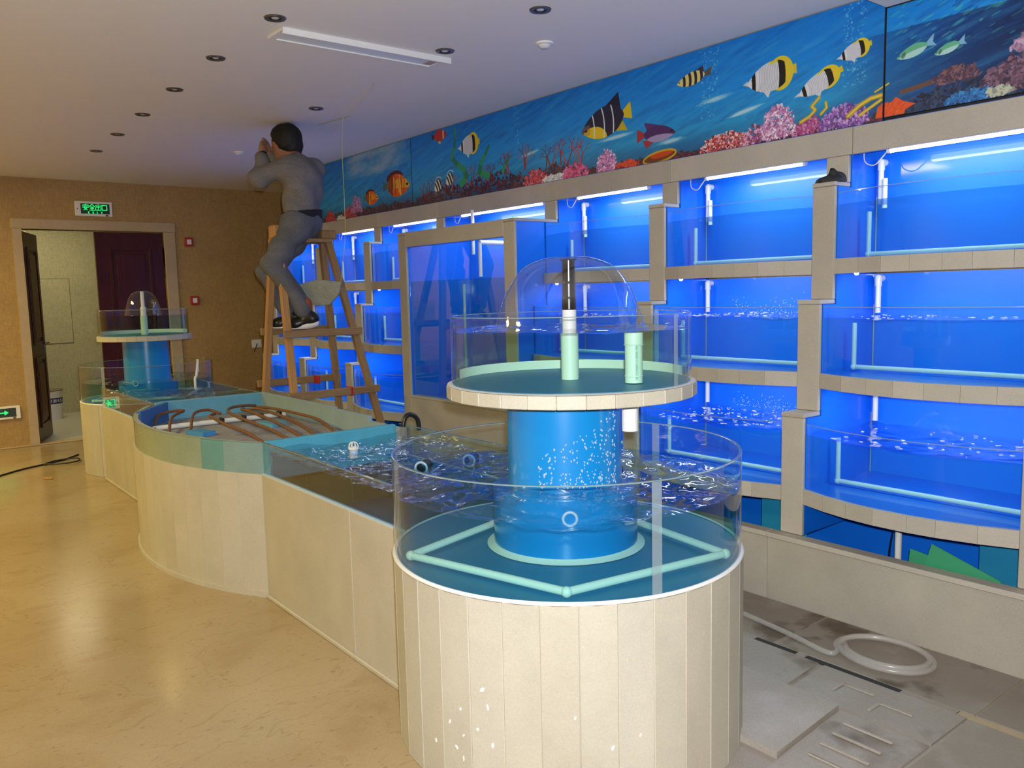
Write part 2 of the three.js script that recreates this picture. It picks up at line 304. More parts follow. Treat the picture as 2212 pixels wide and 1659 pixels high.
  for (const [x, y, L] of [[2.75, 2.30, 0.05], [2.9, 2.29, 0.06], [3.1, 2.30, 0.05], [3.35, 2.31, 0.06], [3.6, 2.31, 0.06], [3.85, 2.34, 0.07], [4.05, 2.35, 0.07], [4.3, 2.34, 0.06], [4.45, 2.33, 0.08], [4.6, 2.31, 0.07]]) for (let k = 0; k < 3; k++) twig(x + rr(-0.05, 0.05), y, L, reds[Math.floor(r() * 4)], 1.57 + rr(-0.5, 0.5));
  blob(1.0, 2.235, 0.1, 0.09, 60, ['#c2323e', '#d24a52', '#9c2434'], 0.022); blob(1.22, 2.235, 0.1, 0.035, 40, whites, 0.02); blob(1.42, 2.235, 0.13, 0.1, 90, ['#b83a48', '#d0626a', '#8f2c48'], 0.02); blob(1.55, 2.28, 0.10, 0.14, 110, ['#a86fae', '#8c5aa0', '#c69ac8'], 0.02);
  blob(4.15, 2.235, 0.12, 0.09, 110, ['#d0455c', '#b8304c', '#e27a8a', '#8d2240'], 0.02); blob(4.36, 2.235, 0.16, 0.035, 60, whites, 0.02); blob(4.55, 2.24, 0.12, 0.08, 90, ['#d24f8a', '#e27ab0', '#b8346a'], 0.02);
  blob(4.84, 2.235, 0.085, 0.125, 170, pinks, 0.016); blob(5.02, 2.24, 0.09, 0.03, 40, ['#c8372c', '#e0523a'], 0.02);
  ctx.fillStyle = '#6b3a1a'; ctx.beginPath(); ctx.ellipse(5.27, yy(2.262), 0.13, 0.034, 0.1, 0, 7); ctx.fill(); ell(5.29, yy(2.276), 0.09, 0.02, 0.1, '#c8421e'); ctx.strokeStyle = '#c9a02c'; ctx.lineWidth = 0.012; ctx.beginPath(); ctx.ellipse(5.27, yy(2.262), 0.125, 0.03, 0.1, 0, 7); ctx.stroke();
  blob(5.74, 2.235, 0.17, 0.085, 240, ['#b6323e', '#d26a74', '#e8a8ae', '#7c2430', '#efd3d3'], 0.015); blob(5.95, 2.24, 0.09, 0.09, 110, ['#a85a9a', '#7a3a5a', '#dca8cc'], 0.015); blob(6.06, 2.245, 0.10, 0.16, 280, ['#e6c6e2', '#d29ccc', '#f3e6f2', '#b878b4', '#a05a8c'], 0.015);
  blob(6.24, 2.24, 0.09, 0.07, 110, ['#b04a84', '#8a3a7c', '#d28abc'], 0.015); blob(6.42, 2.24, 0.12, 0.10, 240, purp.concat(['#cfa6dc']), 0.015);
  const yb = (pts, wd) => { ctx.strokeStyle = '#b99b2e'; ctx.lineWidth = wd; ctx.lineJoin = 'round'; ctx.beginPath(); pts.forEach(([x, y], k) => (k ? ctx.lineTo(x, yy(y)) : ctx.moveTo(x, yy(y)))); ctx.stroke(); ctx.strokeStyle = '#e8cf55'; ctx.lineWidth = wd * 0.35; ctx.stroke(); };
  yb([[6.19, 2.30], [6.24, 2.32], [6.27, 2.345], [6.25, 2.365], [6.29, 2.40]], 0.018); yb([[6.30, 2.32], [6.33, 2.345], [6.325, 2.37]], 0.016); yb([[6.44, 2.285], [6.5, 2.325], [6.55, 2.345], [6.6, 2.35]], 0.022); yb([[6.50, 2.28], [6.56, 2.31], [6.60, 2.33]], 0.016); yb([[6.57, 2.37], [6.63, 2.395]], 0.009);
  if (B > 6.6) {
    blob(7.0, 2.235, 0.35, 0.1, 260, ['#20304e', '#2c3f62', '#3a4a6c', '#182440'], 0.02);
    const rk = (x, y, w_, h_, cols, n) => blob(x, y, w_, h_, n, cols, 0.018);
    rk(7.25, 2.27, 0.24, 0.14, ['#5d4356', '#74566c', '#42304a', '#86687c'], 420); rk(7.32, 2.42, 0.18, 0.07, ['#a988a6', '#c3a5bf', '#8c6c88'], 240);
    ctx.lineCap = 'round'; ctx.strokeStyle = '#6b4c40'; ctx.lineWidth = 0.02; ctx.beginPath(); ctx.moveTo(6.69, yy(2.345)); ctx.lineTo(6.85, yy(2.365)); ctx.lineTo(6.95, yy(2.40)); ctx.stroke();
    rk(6.92, 2.35, 0.09, 0.05, ['#6b4c58', '#845f66', '#4c3850'], 120); rk(6.99, 2.255, 0.1, 0.035, ['#2a6fb4', '#3d8acc', '#1d4f8c'], 150); rk(7.10, 2.262, 0.04, 0.02, ['#b9bfae', '#8d9488'], 60);
    ctx.fillStyle = '#e2552a'; ctx.beginPath(); [[6.575, 2.25], [6.585, 2.3], [6.61, 2.315], [6.645, 2.31], [6.665, 2.33], [6.70, 2.305], [6.755, 2.285], [6.71, 2.268], [6.705, 2.25]].forEach(([x, y], k) => (k ? ctx.lineTo(x, yy(y)) : ctx.moveTo(x, yy(y)))); ctx.closePath(); ctx.fill();
    for (let k = 0; k < 60; k++) { const x = rr(6.58, 6.70), y = rr(2.25, 2.305); ctx.strokeStyle = k & 1 ? 'rgba(240,130,80,.6)' : 'rgba(170,40,24,.5)'; ctx.lineWidth = 0.002; ctx.beginPath(); ctx.moveTo(x, yy(y)); ctx.lineTo(x + 0.012, yy(y + 0.012)); ctx.stroke(); }
  }
  // sea grass ribbons
  const kelp = (pts, wd) => { ctx.lineCap = 'round'; for (let k = 1; k < pts.length; k++) { const t = k / pts.length; ctx.strokeStyle = k & 1 ? '#2f9a6c' : '#257a60'; ctx.lineWidth = wd * (1 - 0.8 * t) + 0.004; ctx.beginPath(); ctx.moveTo(pts[k - 1][0], yy(pts[k - 1][1])); ctx.lineTo(pts[k][0], yy(pts[k][1])); ctx.stroke(); } };
  kelp([[3.26, 2.34], [3.33, 2.39], [3.3, 2.44], [3.2, 2.5], [3.14, 2.55], [3.18, 2.63], [3.2, 2.7], [3.19, 2.77]], 0.06); kelp([[3.6, 2.36], [3.5, 2.40], [3.52, 2.46], [3.58, 2.52], [3.62, 2.57]], 0.06); kelp([[3.78, 2.37], [3.82, 2.42], [3.86, 2.46]], 0.035);
  // fishes: body outline facing -x (or +x), rotated by t
  function fish(x, y, L, hh, t, dir, base, draw, fins) {
    ctx.save(); ctx.translate(x, yy(y)); ctx.rotate(t); ctx.scale(dir * L / 2, hh / 2);
    fins?.();
    const body = () => { ctx.beginPath(); ctx.moveTo(-1, -0.08); ctx.bezierCurveTo(-0.6, 0.75, 0.05, 1.12, 0.55, 0.72); ctx.quadraticCurveTo(0.86, 0.35, 0.9, 0); ctx.quadraticCurveTo(0.86, -0.35, 0.55, -0.72); ctx.bezierCurveTo(0.05, -1.12, -0.6, -0.85, -1, -0.08); ctx.closePath(); };
    body(); ctx.fillStyle = base; ctx.fill(); ctx.save(); body(); ctx.clip(); draw?.(); ctx.restore();
    ctx.restore();
  }
  const band = (x0, x1, col, bend = 0.15) => { ctx.fillStyle = col; ctx.beginPath(); ctx.moveTo(x0, -1.2); ctx.quadraticCurveTo(x0 + bend, 0, x0, 1.2); ctx.lineTo(x1, 1.2); ctx.quadraticCurveTo(x1 + bend, 0, x1, -1.2); ctx.closePath(); ctx.fill(); };
  const eye = (x, y, q, col = '#101014') => { ctx.fillStyle = col; ctx.beginPath(); ctx.ellipse(x, y, q, q * 1.1, 0, 0, 7); ctx.fill(); };
  const tri = (pts, col) => { ctx.fillStyle = col; ctx.beginPath(); pts.forEach(([a, b], k) => (k ? ctx.lineTo(a, b) : ctx.moveTo(a, b))); ctx.closePath(); ctx.fill(); };
  const discus = (x, y, L, hh) => fish(x, y, L, hh, -0.05, -1, '#e8641e', () => { ctx.fillStyle = '#f0b428'; ctx.fillRect(-1, -0.25, 2, 0.7); for (let k = 0; k < 26; k++) { ctx.strokeStyle = k % 3 ? '#d8321a' : '#f2d04a'; ctx.lineWidth = 0.06; const q = rr(-0.7, 0.9); ctx.beginPath(); ctx.moveTo(q, rr(0.4, 1.1)); ctx.lineTo(q + rr(-0.15, 0.15), rr(-1.1, 0)); ctx.stroke(); } band(0.55, 1.2, 'rgba(60,20,20,.45)', -0.4); eye(-0.78, 0.02, 0.09); }, () => { tri([[0.8, 0.1], [1.25, 0.45], [1.25, -0.45], [0.8, -0.1]], '#3f6a78'); ctx.fillStyle = '#5c1c1a'; ctx.beginPath(); ctx.ellipse(0.25, 0.62, 0.7, 0.52, -0.3, 0, 7); ctx.fill(); });
  discus(2.31, 2.438, 0.40, 0.215); discus(1.845, 2.378, 0.24, 0.135);
  const butter = (x, y, L, hh, t, dir = 1) => fish(x, y, L, hh, t, dir, '#dfe2e8', () => { for (let k = 0; k < 16; k++) { ctx.strokeStyle = 'rgba(120,128,150,.5)'; ctx.lineWidth = 0.025; ctx.beginPath(); ctx.moveTo(-0.5 + k * 0.07, 1); ctx.quadraticCurveTo(-0.3 + k * 0.07, 0, -0.6 + k * 0.07, -1); ctx.stroke(); } band(0.55, 1.2, '#e6cb2c', 0.1); ctx.fillStyle = '#e6cb2c'; ctx.fillRect(0.0, 0.72, 1, 0.5); band(0.30, 0.56, '#1b1512', 0.22); band(-0.82, -0.66, '#17120f', 0.1); eye(-0.74, 0.1, 0.05, '#000'); }, () => { tri([[0.8, 0.2], [1.12, 0.3], [1.12, -0.3], [0.8, -0.2]], '#d8c02c'); ctx.fillStyle = '#e0c830'; ctx.beginPath(); ctx.ellipse(0.45, 0, 0.55, 1.02, 0, 0, 7); ctx.fill(); tri([[-0.3, -0.8], [-0.1, -1.25], [0.05, -0.8]], '#cfd6dc'); tri([[-0.95, 0.14], [-1.2, -0.02], [-0.95, -0.2]], '#c8ccd4'); });
  butter(3.37, 2.617, 0.25, 0.16, 0.05); butter(6.01, 2.557, 0.275, 0.165, 0.06); butter(6.285, 2.47, 0.235, 0.105, 0.32); butter(6.465, 2.577, 0.155, 0.085, 0.2);
  fish(2.985, 2.748, 0.19, 0.10, 0, -1, '#c8321e', () => { band(-0.62, -0.45, '#f0d8cc'); eye(-0.8, 0.1, 0.07); }, () => { tri([[0.8, 0.2], [1.25, 0.4], [1.25, -0.4], [0.8, -0.2]], '#5c1c18'); tri([[0, -0.8], [-0.1, -1.35], [0.3, -1.2], [0.3, -0.7]], '#e8c070'); });
  for (const [x, y] of [[2.93, 2.362], [3.10, 2.393]]) fish(x, y, 0.12, 0.10, 0.5, 1, '#e8e8e2', () => { band(-0.6, -0.35, '#15151a', 0.3); band(-0.1, 0.2, '#15151a', 0.3); band(0.45, 0.8, '#23301e', 0.3); }, () => { ctx.strokeStyle = '#dfe6ea'; ctx.lineWidth = 0.12; ctx.beginPath(); ctx.moveTo(-0.3, 0.9); ctx.quadraticCurveTo(0.6, 1.7, 1.2, 0.4); ctx.stroke(); });
  fish(4.81, 2.535, 0.40, 0.21, 0.12, 1, '#23213c', () => { ctx.fillStyle = '#e8c81e'; ctx.beginPath(); ctx.ellipse(-0.45, -0.75, 0.55, 0.75, 0.3, 0, 7); ctx.fill(); for (const q of [-0.55, -0.1, 0.3]) band(q, q + 0.05, '#dfe4ea', 0.25); ctx.fillStyle = 'rgba(180,130,110,.5)'; ctx.fillRect(-1, -0.4, 0.4, 0.6); eye(-0.78, -0.1, 0.06); }, () => { tri([[-0.3, 0.5], [0.75, 1.35], [0.8, 0.2]], '#1c1a30'); tri([[0.8, 0.15], [1.2, 0.55], [1.22, -0.45], [0.8, -0.15]], '#e0c41c'); tri([[0.1, -0.6], [1.0, -1.0], [0.75, -0.1]], '#c9b024'); });
  fish(5.265, 2.395, 0.26, 0.105, -0.05, -1, '#4b2a63', () => { ctx.fillStyle = 'rgba(190,180,220,.75)'; ctx.beginPath(); ctx.ellipse(-0.2, -0.6, 0.9, 0.5, 0, 0, 7); ctx.fill(); eye(-0.75, 0.1, 0.08); }, () => { tri([[0.8, 0.2], [1.3, 0.75], [1.3, -0.75], [0.8, -0.2]], '#a33340'); tri([[0.1, -0.6], [0.7, -1.5], [0.95, -0.6]], '#a33340'); tri([[-0.4, 0.7], [0.9, 1.4], [0.7, 0.4]], '#5c2f70'); });
  fish(5.505, 2.652, 0.21, 0.082, 0.08, 1, '#e3d37c', () => { for (const q of [-0.65, -0.25, 0.12, 0.5]) band(q, q + 0.17, '#2c2233', 0.2); eye(-0.82, 0.05, 0.06); }, () => { tri([[0.8, 0.2], [1.35, 0.7], [1.25, -0.4], [0.8, -0.2]], '#5a5340'); tri([[0.1, 0.7], [0.8, 1.2], [0.85, 0.4]], '#3a3040'); });
  const wr = (x, y, L, hh) => fish(x, y, L, hh, 0.22, 1, '#63b48e', () => { ctx.fillStyle = 'rgba(190,225,230,.8)'; ctx.beginPath(); ctx.ellipse(0, -0.6, 1.1, 0.6, 0, 0, 7); ctx.fill(); ctx.fillStyle = 'rgba(60,90,80,.7)'; ctx.beginPath(); ctx.ellipse(-0.55, -0.05, 0.13, 0.4, -0.2, 0, 7); ctx.fill(); eye(-0.8, 0.15, 0.05); }, () => tri([[0.75, 0.2], [1.35, 1.1], [1.2, 0], [1.35, -0.7], [0.75, -0.2]], '#7fb6d8'));
  if (B > 6.6) { wr(6.735, 2.512, 0.15, 0.06); wr(6.885, 2.488, 0.115, 0.048); }
  ctx.restore();
}
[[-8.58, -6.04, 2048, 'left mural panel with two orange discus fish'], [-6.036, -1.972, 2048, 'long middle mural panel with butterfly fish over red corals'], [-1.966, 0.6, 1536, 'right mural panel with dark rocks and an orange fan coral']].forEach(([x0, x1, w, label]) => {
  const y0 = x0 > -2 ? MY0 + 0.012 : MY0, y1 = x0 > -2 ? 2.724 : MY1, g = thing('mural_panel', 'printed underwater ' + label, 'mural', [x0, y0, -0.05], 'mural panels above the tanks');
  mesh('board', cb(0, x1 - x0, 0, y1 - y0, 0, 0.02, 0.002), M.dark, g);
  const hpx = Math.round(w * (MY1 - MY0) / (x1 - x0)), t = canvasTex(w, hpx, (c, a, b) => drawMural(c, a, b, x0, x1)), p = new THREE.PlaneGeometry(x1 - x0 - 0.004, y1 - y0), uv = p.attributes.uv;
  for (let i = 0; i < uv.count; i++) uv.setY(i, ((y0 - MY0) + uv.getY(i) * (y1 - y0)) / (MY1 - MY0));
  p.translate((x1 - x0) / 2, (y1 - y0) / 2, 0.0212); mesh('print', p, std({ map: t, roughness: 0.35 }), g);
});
struct('trim_3', bx(-8.58, 2.5, 2.225, H, -0.30, -0.055), M.dark, 'dark backing behind the mural');

// ---------------------------------------------------------------- tank wall
const POST = [[-1.20, -1.085], [-2.23, -2.115], [-3.265, -3.15], [-4.31, -4.195], [-5.65, -5.54], [-6.67, -6.555], [-7.65, -7.53], [-8.58, -8.46]];
const ordinal = ['rightmost', 'second', 'third', 'fourth', 'fifth', 'sixth', 'seventh', 'leftmost'];
const ZB = -0.25, STEP = [[2.103, 1.975, 0], [1.975, 1.43, 0.115], [1.43, 0.91, 0.225], [0.91, 0.335, 0.345]];
POST.forEach(([x0, x1], i) => {
  const where = i === 0 ? 'rightmost stepped stone post of the tank wall' : i === 7 ? 'leftmost stepped stone post of the tank wall' : i === 3 ? 'stone post forming the right side of the tall tank frame' : i === 4 ? 'stone post forming the left side of the tall tank frame' : `stepped stone post, ${ordinal[i]} from the right end of the tank wall`;
  const g = thing('stone_post', where, 'post', [x0, 0, 0], 'posts of the tank wall'), w = x1 - x0, tall = i === 3 || i === 4;
  const steps = tall ? [[2.103, 1.975, 0], [1.975, 0.0, 0.36]] : STEP, t = 0.02;
  // core, stepped like the front
  const out = [[ZB - 0.04, 2.103]]; steps.forEach(([a, b, z], k) => out.push([z - t - 0.001, k ? a - 0.012 : a], [z - t - 0.001, k + 1 < steps.length ? b - 0.012 : b])); out.push([ZB - 0.04, steps[steps.length - 1][1]]);
  mesh('partition', profileX(out, 0.006, w - 0.006), i === 7 ? M.tan[0] : M.blue, g);
  steps.forEach(([a, b, z], k) => {
    mesh('stone_panel', cb(0, w, b + 0.001, a - (k && !tall ? 0.021 : tall && k ? 0.021 : 0.001), z - t, z, 0.003), M.tan[(i + k) % 3], g);
    if (k) mesh('stone_ledge', cb(-0.002, w + 0.002, a - 0.02, a, steps[k - 1][2] - 0.015, z + 0.002, 0.003), M.tan[(i + k + 1) % 3], g);
  });
});
// header beam, panel by panel
{
  struct('ceiling_tank', bx(-8.58, -1.085, 2.222, 2.235, ZB - 0.04, -0.03), M.blue); struct('wall_canopy', bx(-8.46, -1.09, 2.1025, 2.222, ZB - 0.012, ZB), M.blue);
  const g = thing('header_beam', 'long stone header beam between mural and tanks', 'beam');
  const xs = [-8.58, -7.59, -6.61, -5.615, -4.254, -3.205, -2.10, -1.14, 0.0, 1.2, 2.4];
  for (let k = 0; k + 1 < xs.length; k++) mesh('stone_panel', cb(xs[k] + 0.0015, xs[k + 1] - 0.0015, 2.103, 2.228, -0.025, 0, 0.002), M.tan[(k * 2) % 3], g);
}
struct('wall_tank_side', bx(-1.083, 2.5, 0, 2.102, -0.06, 0.36), M.tan[0]);
struct('wall_sump', bx(-8.5, -1.0, 0.0, 0.49, ZB - 0.02, ZB), M.blue); struct('floor_sump', bx(-8.5, -1.09, 0.0, 0.012, ZB, 0.355), M.blue);
// low base wall with its capping
{
  for (const [label, xs] of [['low stone base wall right of the tall tank', [-4.19, -3.25, -2.275, -1.09]], ['low stone base wall left of the tall tank', [-8.62, -7.7, -6.75, -5.66]]]) {
    const g = thing('tank_base', label, 'base', [0, 0, 0], 'base walls of the tanks');
    for (let k = 0; k + 1 < xs.length; k++) { mesh('stone_slab', cb(xs[k] + 0.001, xs[k + 1] - 0.001, 0, 0.308, 0.36, 0.385, 0.002), M.tan[(k * 2 + 1) % 3], g); mesh('capping', cb(xs[k] + 0.0006, xs[k + 1] - 0.0006, 0.309, 0.333, 0.33, 0.40, 0.003), M.tan[1], g); }
  }
}
const BAYS = [[-2.115, -1.20], [-3.15, -2.23], [-4.195, -3.265], null, [-6.555, -5.65], [-7.53, -6.67], [-8.46, -7.65]];
const bayName = ['the rightmost bay', 'the second bay from the right', 'the bay just right of the tall tank', 'the tall tank', 'the bay just left of the tall tank', 'the second bay from the left end', 'the leftmost bay'];
const ROWS = [{ n: 'top', floor: 1.617, rim: 1.92, water: 1.868, z: 0.115, bow: 0.085, top: 2.102 }, { n: 'middle', floor: 1.087, rim: 1.396, water: 1.347, z: 0.225, bow: 0.1, top: 1.547 }, { n: 'bottom', floor: 0.555, rim: 0.858, water: 0.812, z: 0.345, bow: 0.1, top: 1.02 }];
const bowZ = (x, x0, x1, z, b) => z + b * (1 - ((2 * x - x0 - x1) / (x1 - x0)) ** 2);
function curveSheet(x0, x1, y0, y1, zf, n = 24) {
  const p = [], uv = [], id = [];
  for (let i = 0; i <= n; i++) { const x = x0 + (x1 - x0) * i / n, z = zf(x); p.push(x, y0, z, x, y1, z); uv.push(x, y0, x, y1); if (i < n) { const k = i * 2; id.push(k, k + 2, k + 1, k + 1, k + 2, k + 3); } }
  const g = new THREE.BufferGeometry(); g.setAttribute('position', new THREE.Float32BufferAttribute(p, 3)); g.setAttribute('uv', new THREE.Float32BufferAttribute(uv, 2)); g.setIndex(id); g.computeVertexNormals(); return g;
}
const rip1 = fbm(201, 6, 4), rip2 = fbm(211, 9, 4);
const ripple = (x, z, a) => a * (rip1(x * 0.55 + 5, z * 0.55 + 5) - 0.5 + 0.6 * (rip2(x * 1.1 + 3, z * 1.1 + 7) - 0.5));
function waterTop(x0, x1, zb, zf, y, amp, nx = 40, nz = 28) {
  const p = [], uv = [], id = [];
  for (let j = 0; j <= nz; j++) for (let i = 0; i <= nx; i++) { const x = x0 + (x1 - x0) * i / nx, f = typeof zf === 'function' ? zf(x) : zf, b = typeof zb === 'function' ? zb(x) : zb, z = b + (f - b) * j / nz; p.push(x, y + ripple(x, z, amp), z); uv.push(x, z); }
  for (let j = 0; j < nz; j++) for (let i = 0; i < nx; i++) { const k = j * (nx + 1) + i; id.push(k, k + nx + 1, k + 1, k + 1, k + nx + 1, k + nx + 2); }
  const g = new THREE.BufferGeometry(); g.setAttribute('position', new THREE.Float32BufferAttribute(p, 3)); g.setAttribute('uv', new THREE.Float32BufferAttribute(uv, 2)); g.setIndex(id); g.computeVertexNormals(); return g;
}
function ledTube(x0, x1, y, z, label, power, shown) {
  const g = thing('led_tube', label, 'light', [(x0 + x1) / 2, y, z], 'LED tubes of the tanks'), L = x1 - x0;
  mesh('tube', rod([-L / 2 + 0.012, 0, 0], [L / 2 - 0.012, 0, 0], 0.011, 12), M.led, g);
  for (const s of [-1, 1]) mesh('end_cap', rod([s * (L / 2 - 0.014), 0, 0], [s * L / 2, 0, 0], 0.0135, 12), M.white, g);
  mesh('holder', bx(-L / 2, L / 2, 0.0105, 0.0135, -0.014, 0.014), M.white, g);
  if (shown) mesh('lead', tube([[-L / 2, 0, 0], [-L / 2 - 0.03, -0.03, 0.0], [-L / 2 - 0.07, -0.055, -0.01], [-L / 2 - 0.12, -0.03, -0.02], [-L / 2 - 0.13, 0.05, -0.03]], 0.003, 20, 6), M.white, g);
  if (!shown) mesh('lit_tip', new THREE.SphereGeometry(0.011, 12, 8).translate(-L / 2 + 0.0, -0.022, 0), M.led, g);
  areaLight('tube_light', RGB(0.80, 0.89, 1), power, L - 0.03, 0.03, V((x0 + x1) / 2, y - 0.016, z), V((x0 + x1) / 2, y - 1, z - 0.25));
}
BAYS.forEach((bay, b) => {
  if (!bay) return;
  const [x0, x1] = bay, xm = (x0 + x1) / 2;
  ROWS.forEach((r, k) => {
    const zf = (x) => bowZ(x, x0, x1, r.z - 0.004, r.bow);
    const g = thing('fish_tank', `${r.n}-row blue fish tank in ${bayName[b]}`, 'tank', [0, 0, 0], 'fish tanks of the wall');
    mesh('back_panel', bx(x0, x1, r.floor, r.top, ZB - 0.012, ZB), M.blue, g);
    mesh('side_panel', bx(x0, x0 + 0.006, r.floor, STEP[k][1] - 0.022, ZB, r.z - 0.021), M.blue, g); mesh('side_panel', bx(x1 - 0.006, x1, r.floor, STEP[k][1] - 0.022, ZB, r.z - 0.021), M.blue, g);
    for (const [a, c] of [[x0, x0 + 0.006], [x1 - 0.006, x1]]) mesh('side_panel', bx(a, c, STEP[k][1] - 0.022, r.top, ZB, STEP[k][2] - 0.021), M.blue, g);
    const fl = [[x0, ZB], [x1, ZB]]; for (let i = 0; i <= 12; i++) { const x = x1 + (x0 - x1) * i / 12; fl.push([x, zf(x) - 0.02]); }
    mesh('tank_floor', prism(fl, r.floor - 0.012, r.floor), M.blue, g);
    mesh('glass_front', curveSheet(x0, x1, r.floor, r.rim, (x) => zf(x) - 0.018), M.glass, g);
    mesh('glass_rim', curveSheet(x0, x1, r.rim, r.rim + 0.0035, (x) => zf(x) - 0.018), M.glassEdge, g);
    const wt = mesh('water', curveSheet(x0 + 0.007, x1 - 0.007, r.floor + 0.001, r.water, (x) => zf(x) - 0.022), M.waterTank, g); mesh('water_surface', waterTop(x0 + 0.007, x1 - 0.007, ZB + 0.002, (x) => zf(x) - 0.022, r.water, k ? 0.035 : 0.004, 60, 40), M.surface, wt);
    // overflow standpipe in the back corner, bottom return pipe
    const px = x0 + 0.045, up = k ? r.top - 0.01 : 2.09;
    mesh('inlet_pipe', rod([px, r.water + 0.01, ZB + 0.035], [px, up - 0.02, ZB + 0.035], 0.013), M.pvc, g);
    mesh('pipe_elbow', merge([rod([px, up - 0.05, ZB + 0.035], [px, up - 0.005, ZB + 0.035], 0.0165), rod([px, up - 0.012, ZB + 0.035], [px + 0.0, up - 0.012, ZB + 0.001], 0.0165)]), M.pvc, g);
    if (!k) mesh('inlet_pipe', rod([px + 0.028, r.water - 0.01, ZB + 0.05], [px + 0.028, r.water + 0.13, ZB + 0.05], 0.012), M.pvc, g);
    const lx = x0 + 0.06, lz = 0.0 + r.z - 0.2, ly = r.floor + 0.022;
    mesh('return_pipe', merge([rod([lx, ly, lz], [lx, r.water - 0.03, lz], 0.011), rod([lx, ly, lz], [x1 - 0.01, ly, lz], 0.011)]), M.pvcGrey, g);
    mesh('pipe_elbow', new THREE.SphereGeometry(0.0155, 14, 10).translate(lx, ly, lz), M.pvcGrey, g);
    if (b < 3 && k) {
      const rs = rng(300 + b * 7 + k), bb = []; for (let i = 0; i < (b === 1 ? 120 : 40); i++) { const x = x0 + 0.12 + (x1 - x0 - 0.2) * rs(), z = ZB + 0.05 + (zf(x) - ZB - 0.1) * rs(), q = new THREE.SphereGeometry(0.003 + 0.005 * rs() * rs(), 6, 4); q.scale(1 + 2 * rs(), 0.5, 1 + rs()); q.translate(x, r.water + 0.002 + ripple(x, z, 0.035), z); bb.push(q); }
      if (b === 1) for (let i = 0; i < 150; i++) { const x = x0 + 0.2 + (x1 - x0 - 0.3) * rs(), q = new THREE.SphereGeometry(0.0015 + 0.002 * rs(), 5, 4); q.translate(x, r.water + 0.005 + 0.16 * rs() * rs() * (0.4 + 0.6 * rs()), ZB + 0.004); bb.push(q); }
      const fm = mesh('foam_bubbles', merge(bb), M.drop, g); fm.userData.kind = 'stuff';
    }
    mesh('corner_bead', rod([x0 + 0.01, r.floor, ZB + 0.006], [x0 + 0.01, r.rim, ZB + 0.006], 0.004, 6), M.seam, g);
  });
  // curved shelves, tile by tile
  ROWS.forEach((r, k) => {
    const zf = (x) => bowZ(x, x0, x1, r.z - 0.002, r.bow), g = thing('stone_shelf', `curved stone edge under ${r.n}-row tank in ${bayName[b]}`, 'shelf', [0, 0, 0], 'curved shelf edges');
    const y1 = r.floor, y0 = r.floor - 0.068, n = 7, cuts = [...Array(n + 1).keys()].map((i) => x0 + (x1 - x0) * Math.min(1, Math.max(0, (i + (i && i < n ? rand(-0.12, 0.12) : 0)) / n)));
    for (let i = 0; i < n; i++) {
      const a = cuts[i] + 0.0006, c = cuts[i + 1] - 0.0006; mesh('stone_tile', prism([[a, zf(a) - 0.018], [c, zf(c) - 0.018], [c, zf(c)], [a, zf(a)]], y0, y1 + 0.002, rand(0, 3)), M.tan[Math.floor(rand(0, 3))], g);
    }
    const fl = [[x0, ZB], [x1, ZB]]; for (let i = 0; i <= 12; i++) { const x = x1 + (x0 - x1) * i / 12; fl.push([x, zf(x) - 0.0185]); }
    mesh('slab', prism(fl, y1 - 0.03, y1 - 0.0125), M.blue, g);
  });
  ledTube(x0 + 0.16, b < 3 ? x1 - 0.14 : x1 - 0.02, 2.102, -0.05, `lit LED tube under the header in ${bayName[b]}`, LED, true);
  ledTube(x0 + 0.1, x1 - 0.1, 1.572, 0.09, `LED tube tucked behind the upper shelf in ${bayName[b]}`, LED * 0.62, false);
  ledTube(x0 + 0.1, x1 - 0.1, 1.042, 0.19, `LED tube tucked behind the middle shelf in ${bayName[b]}`, LED * 0.62, false);
});
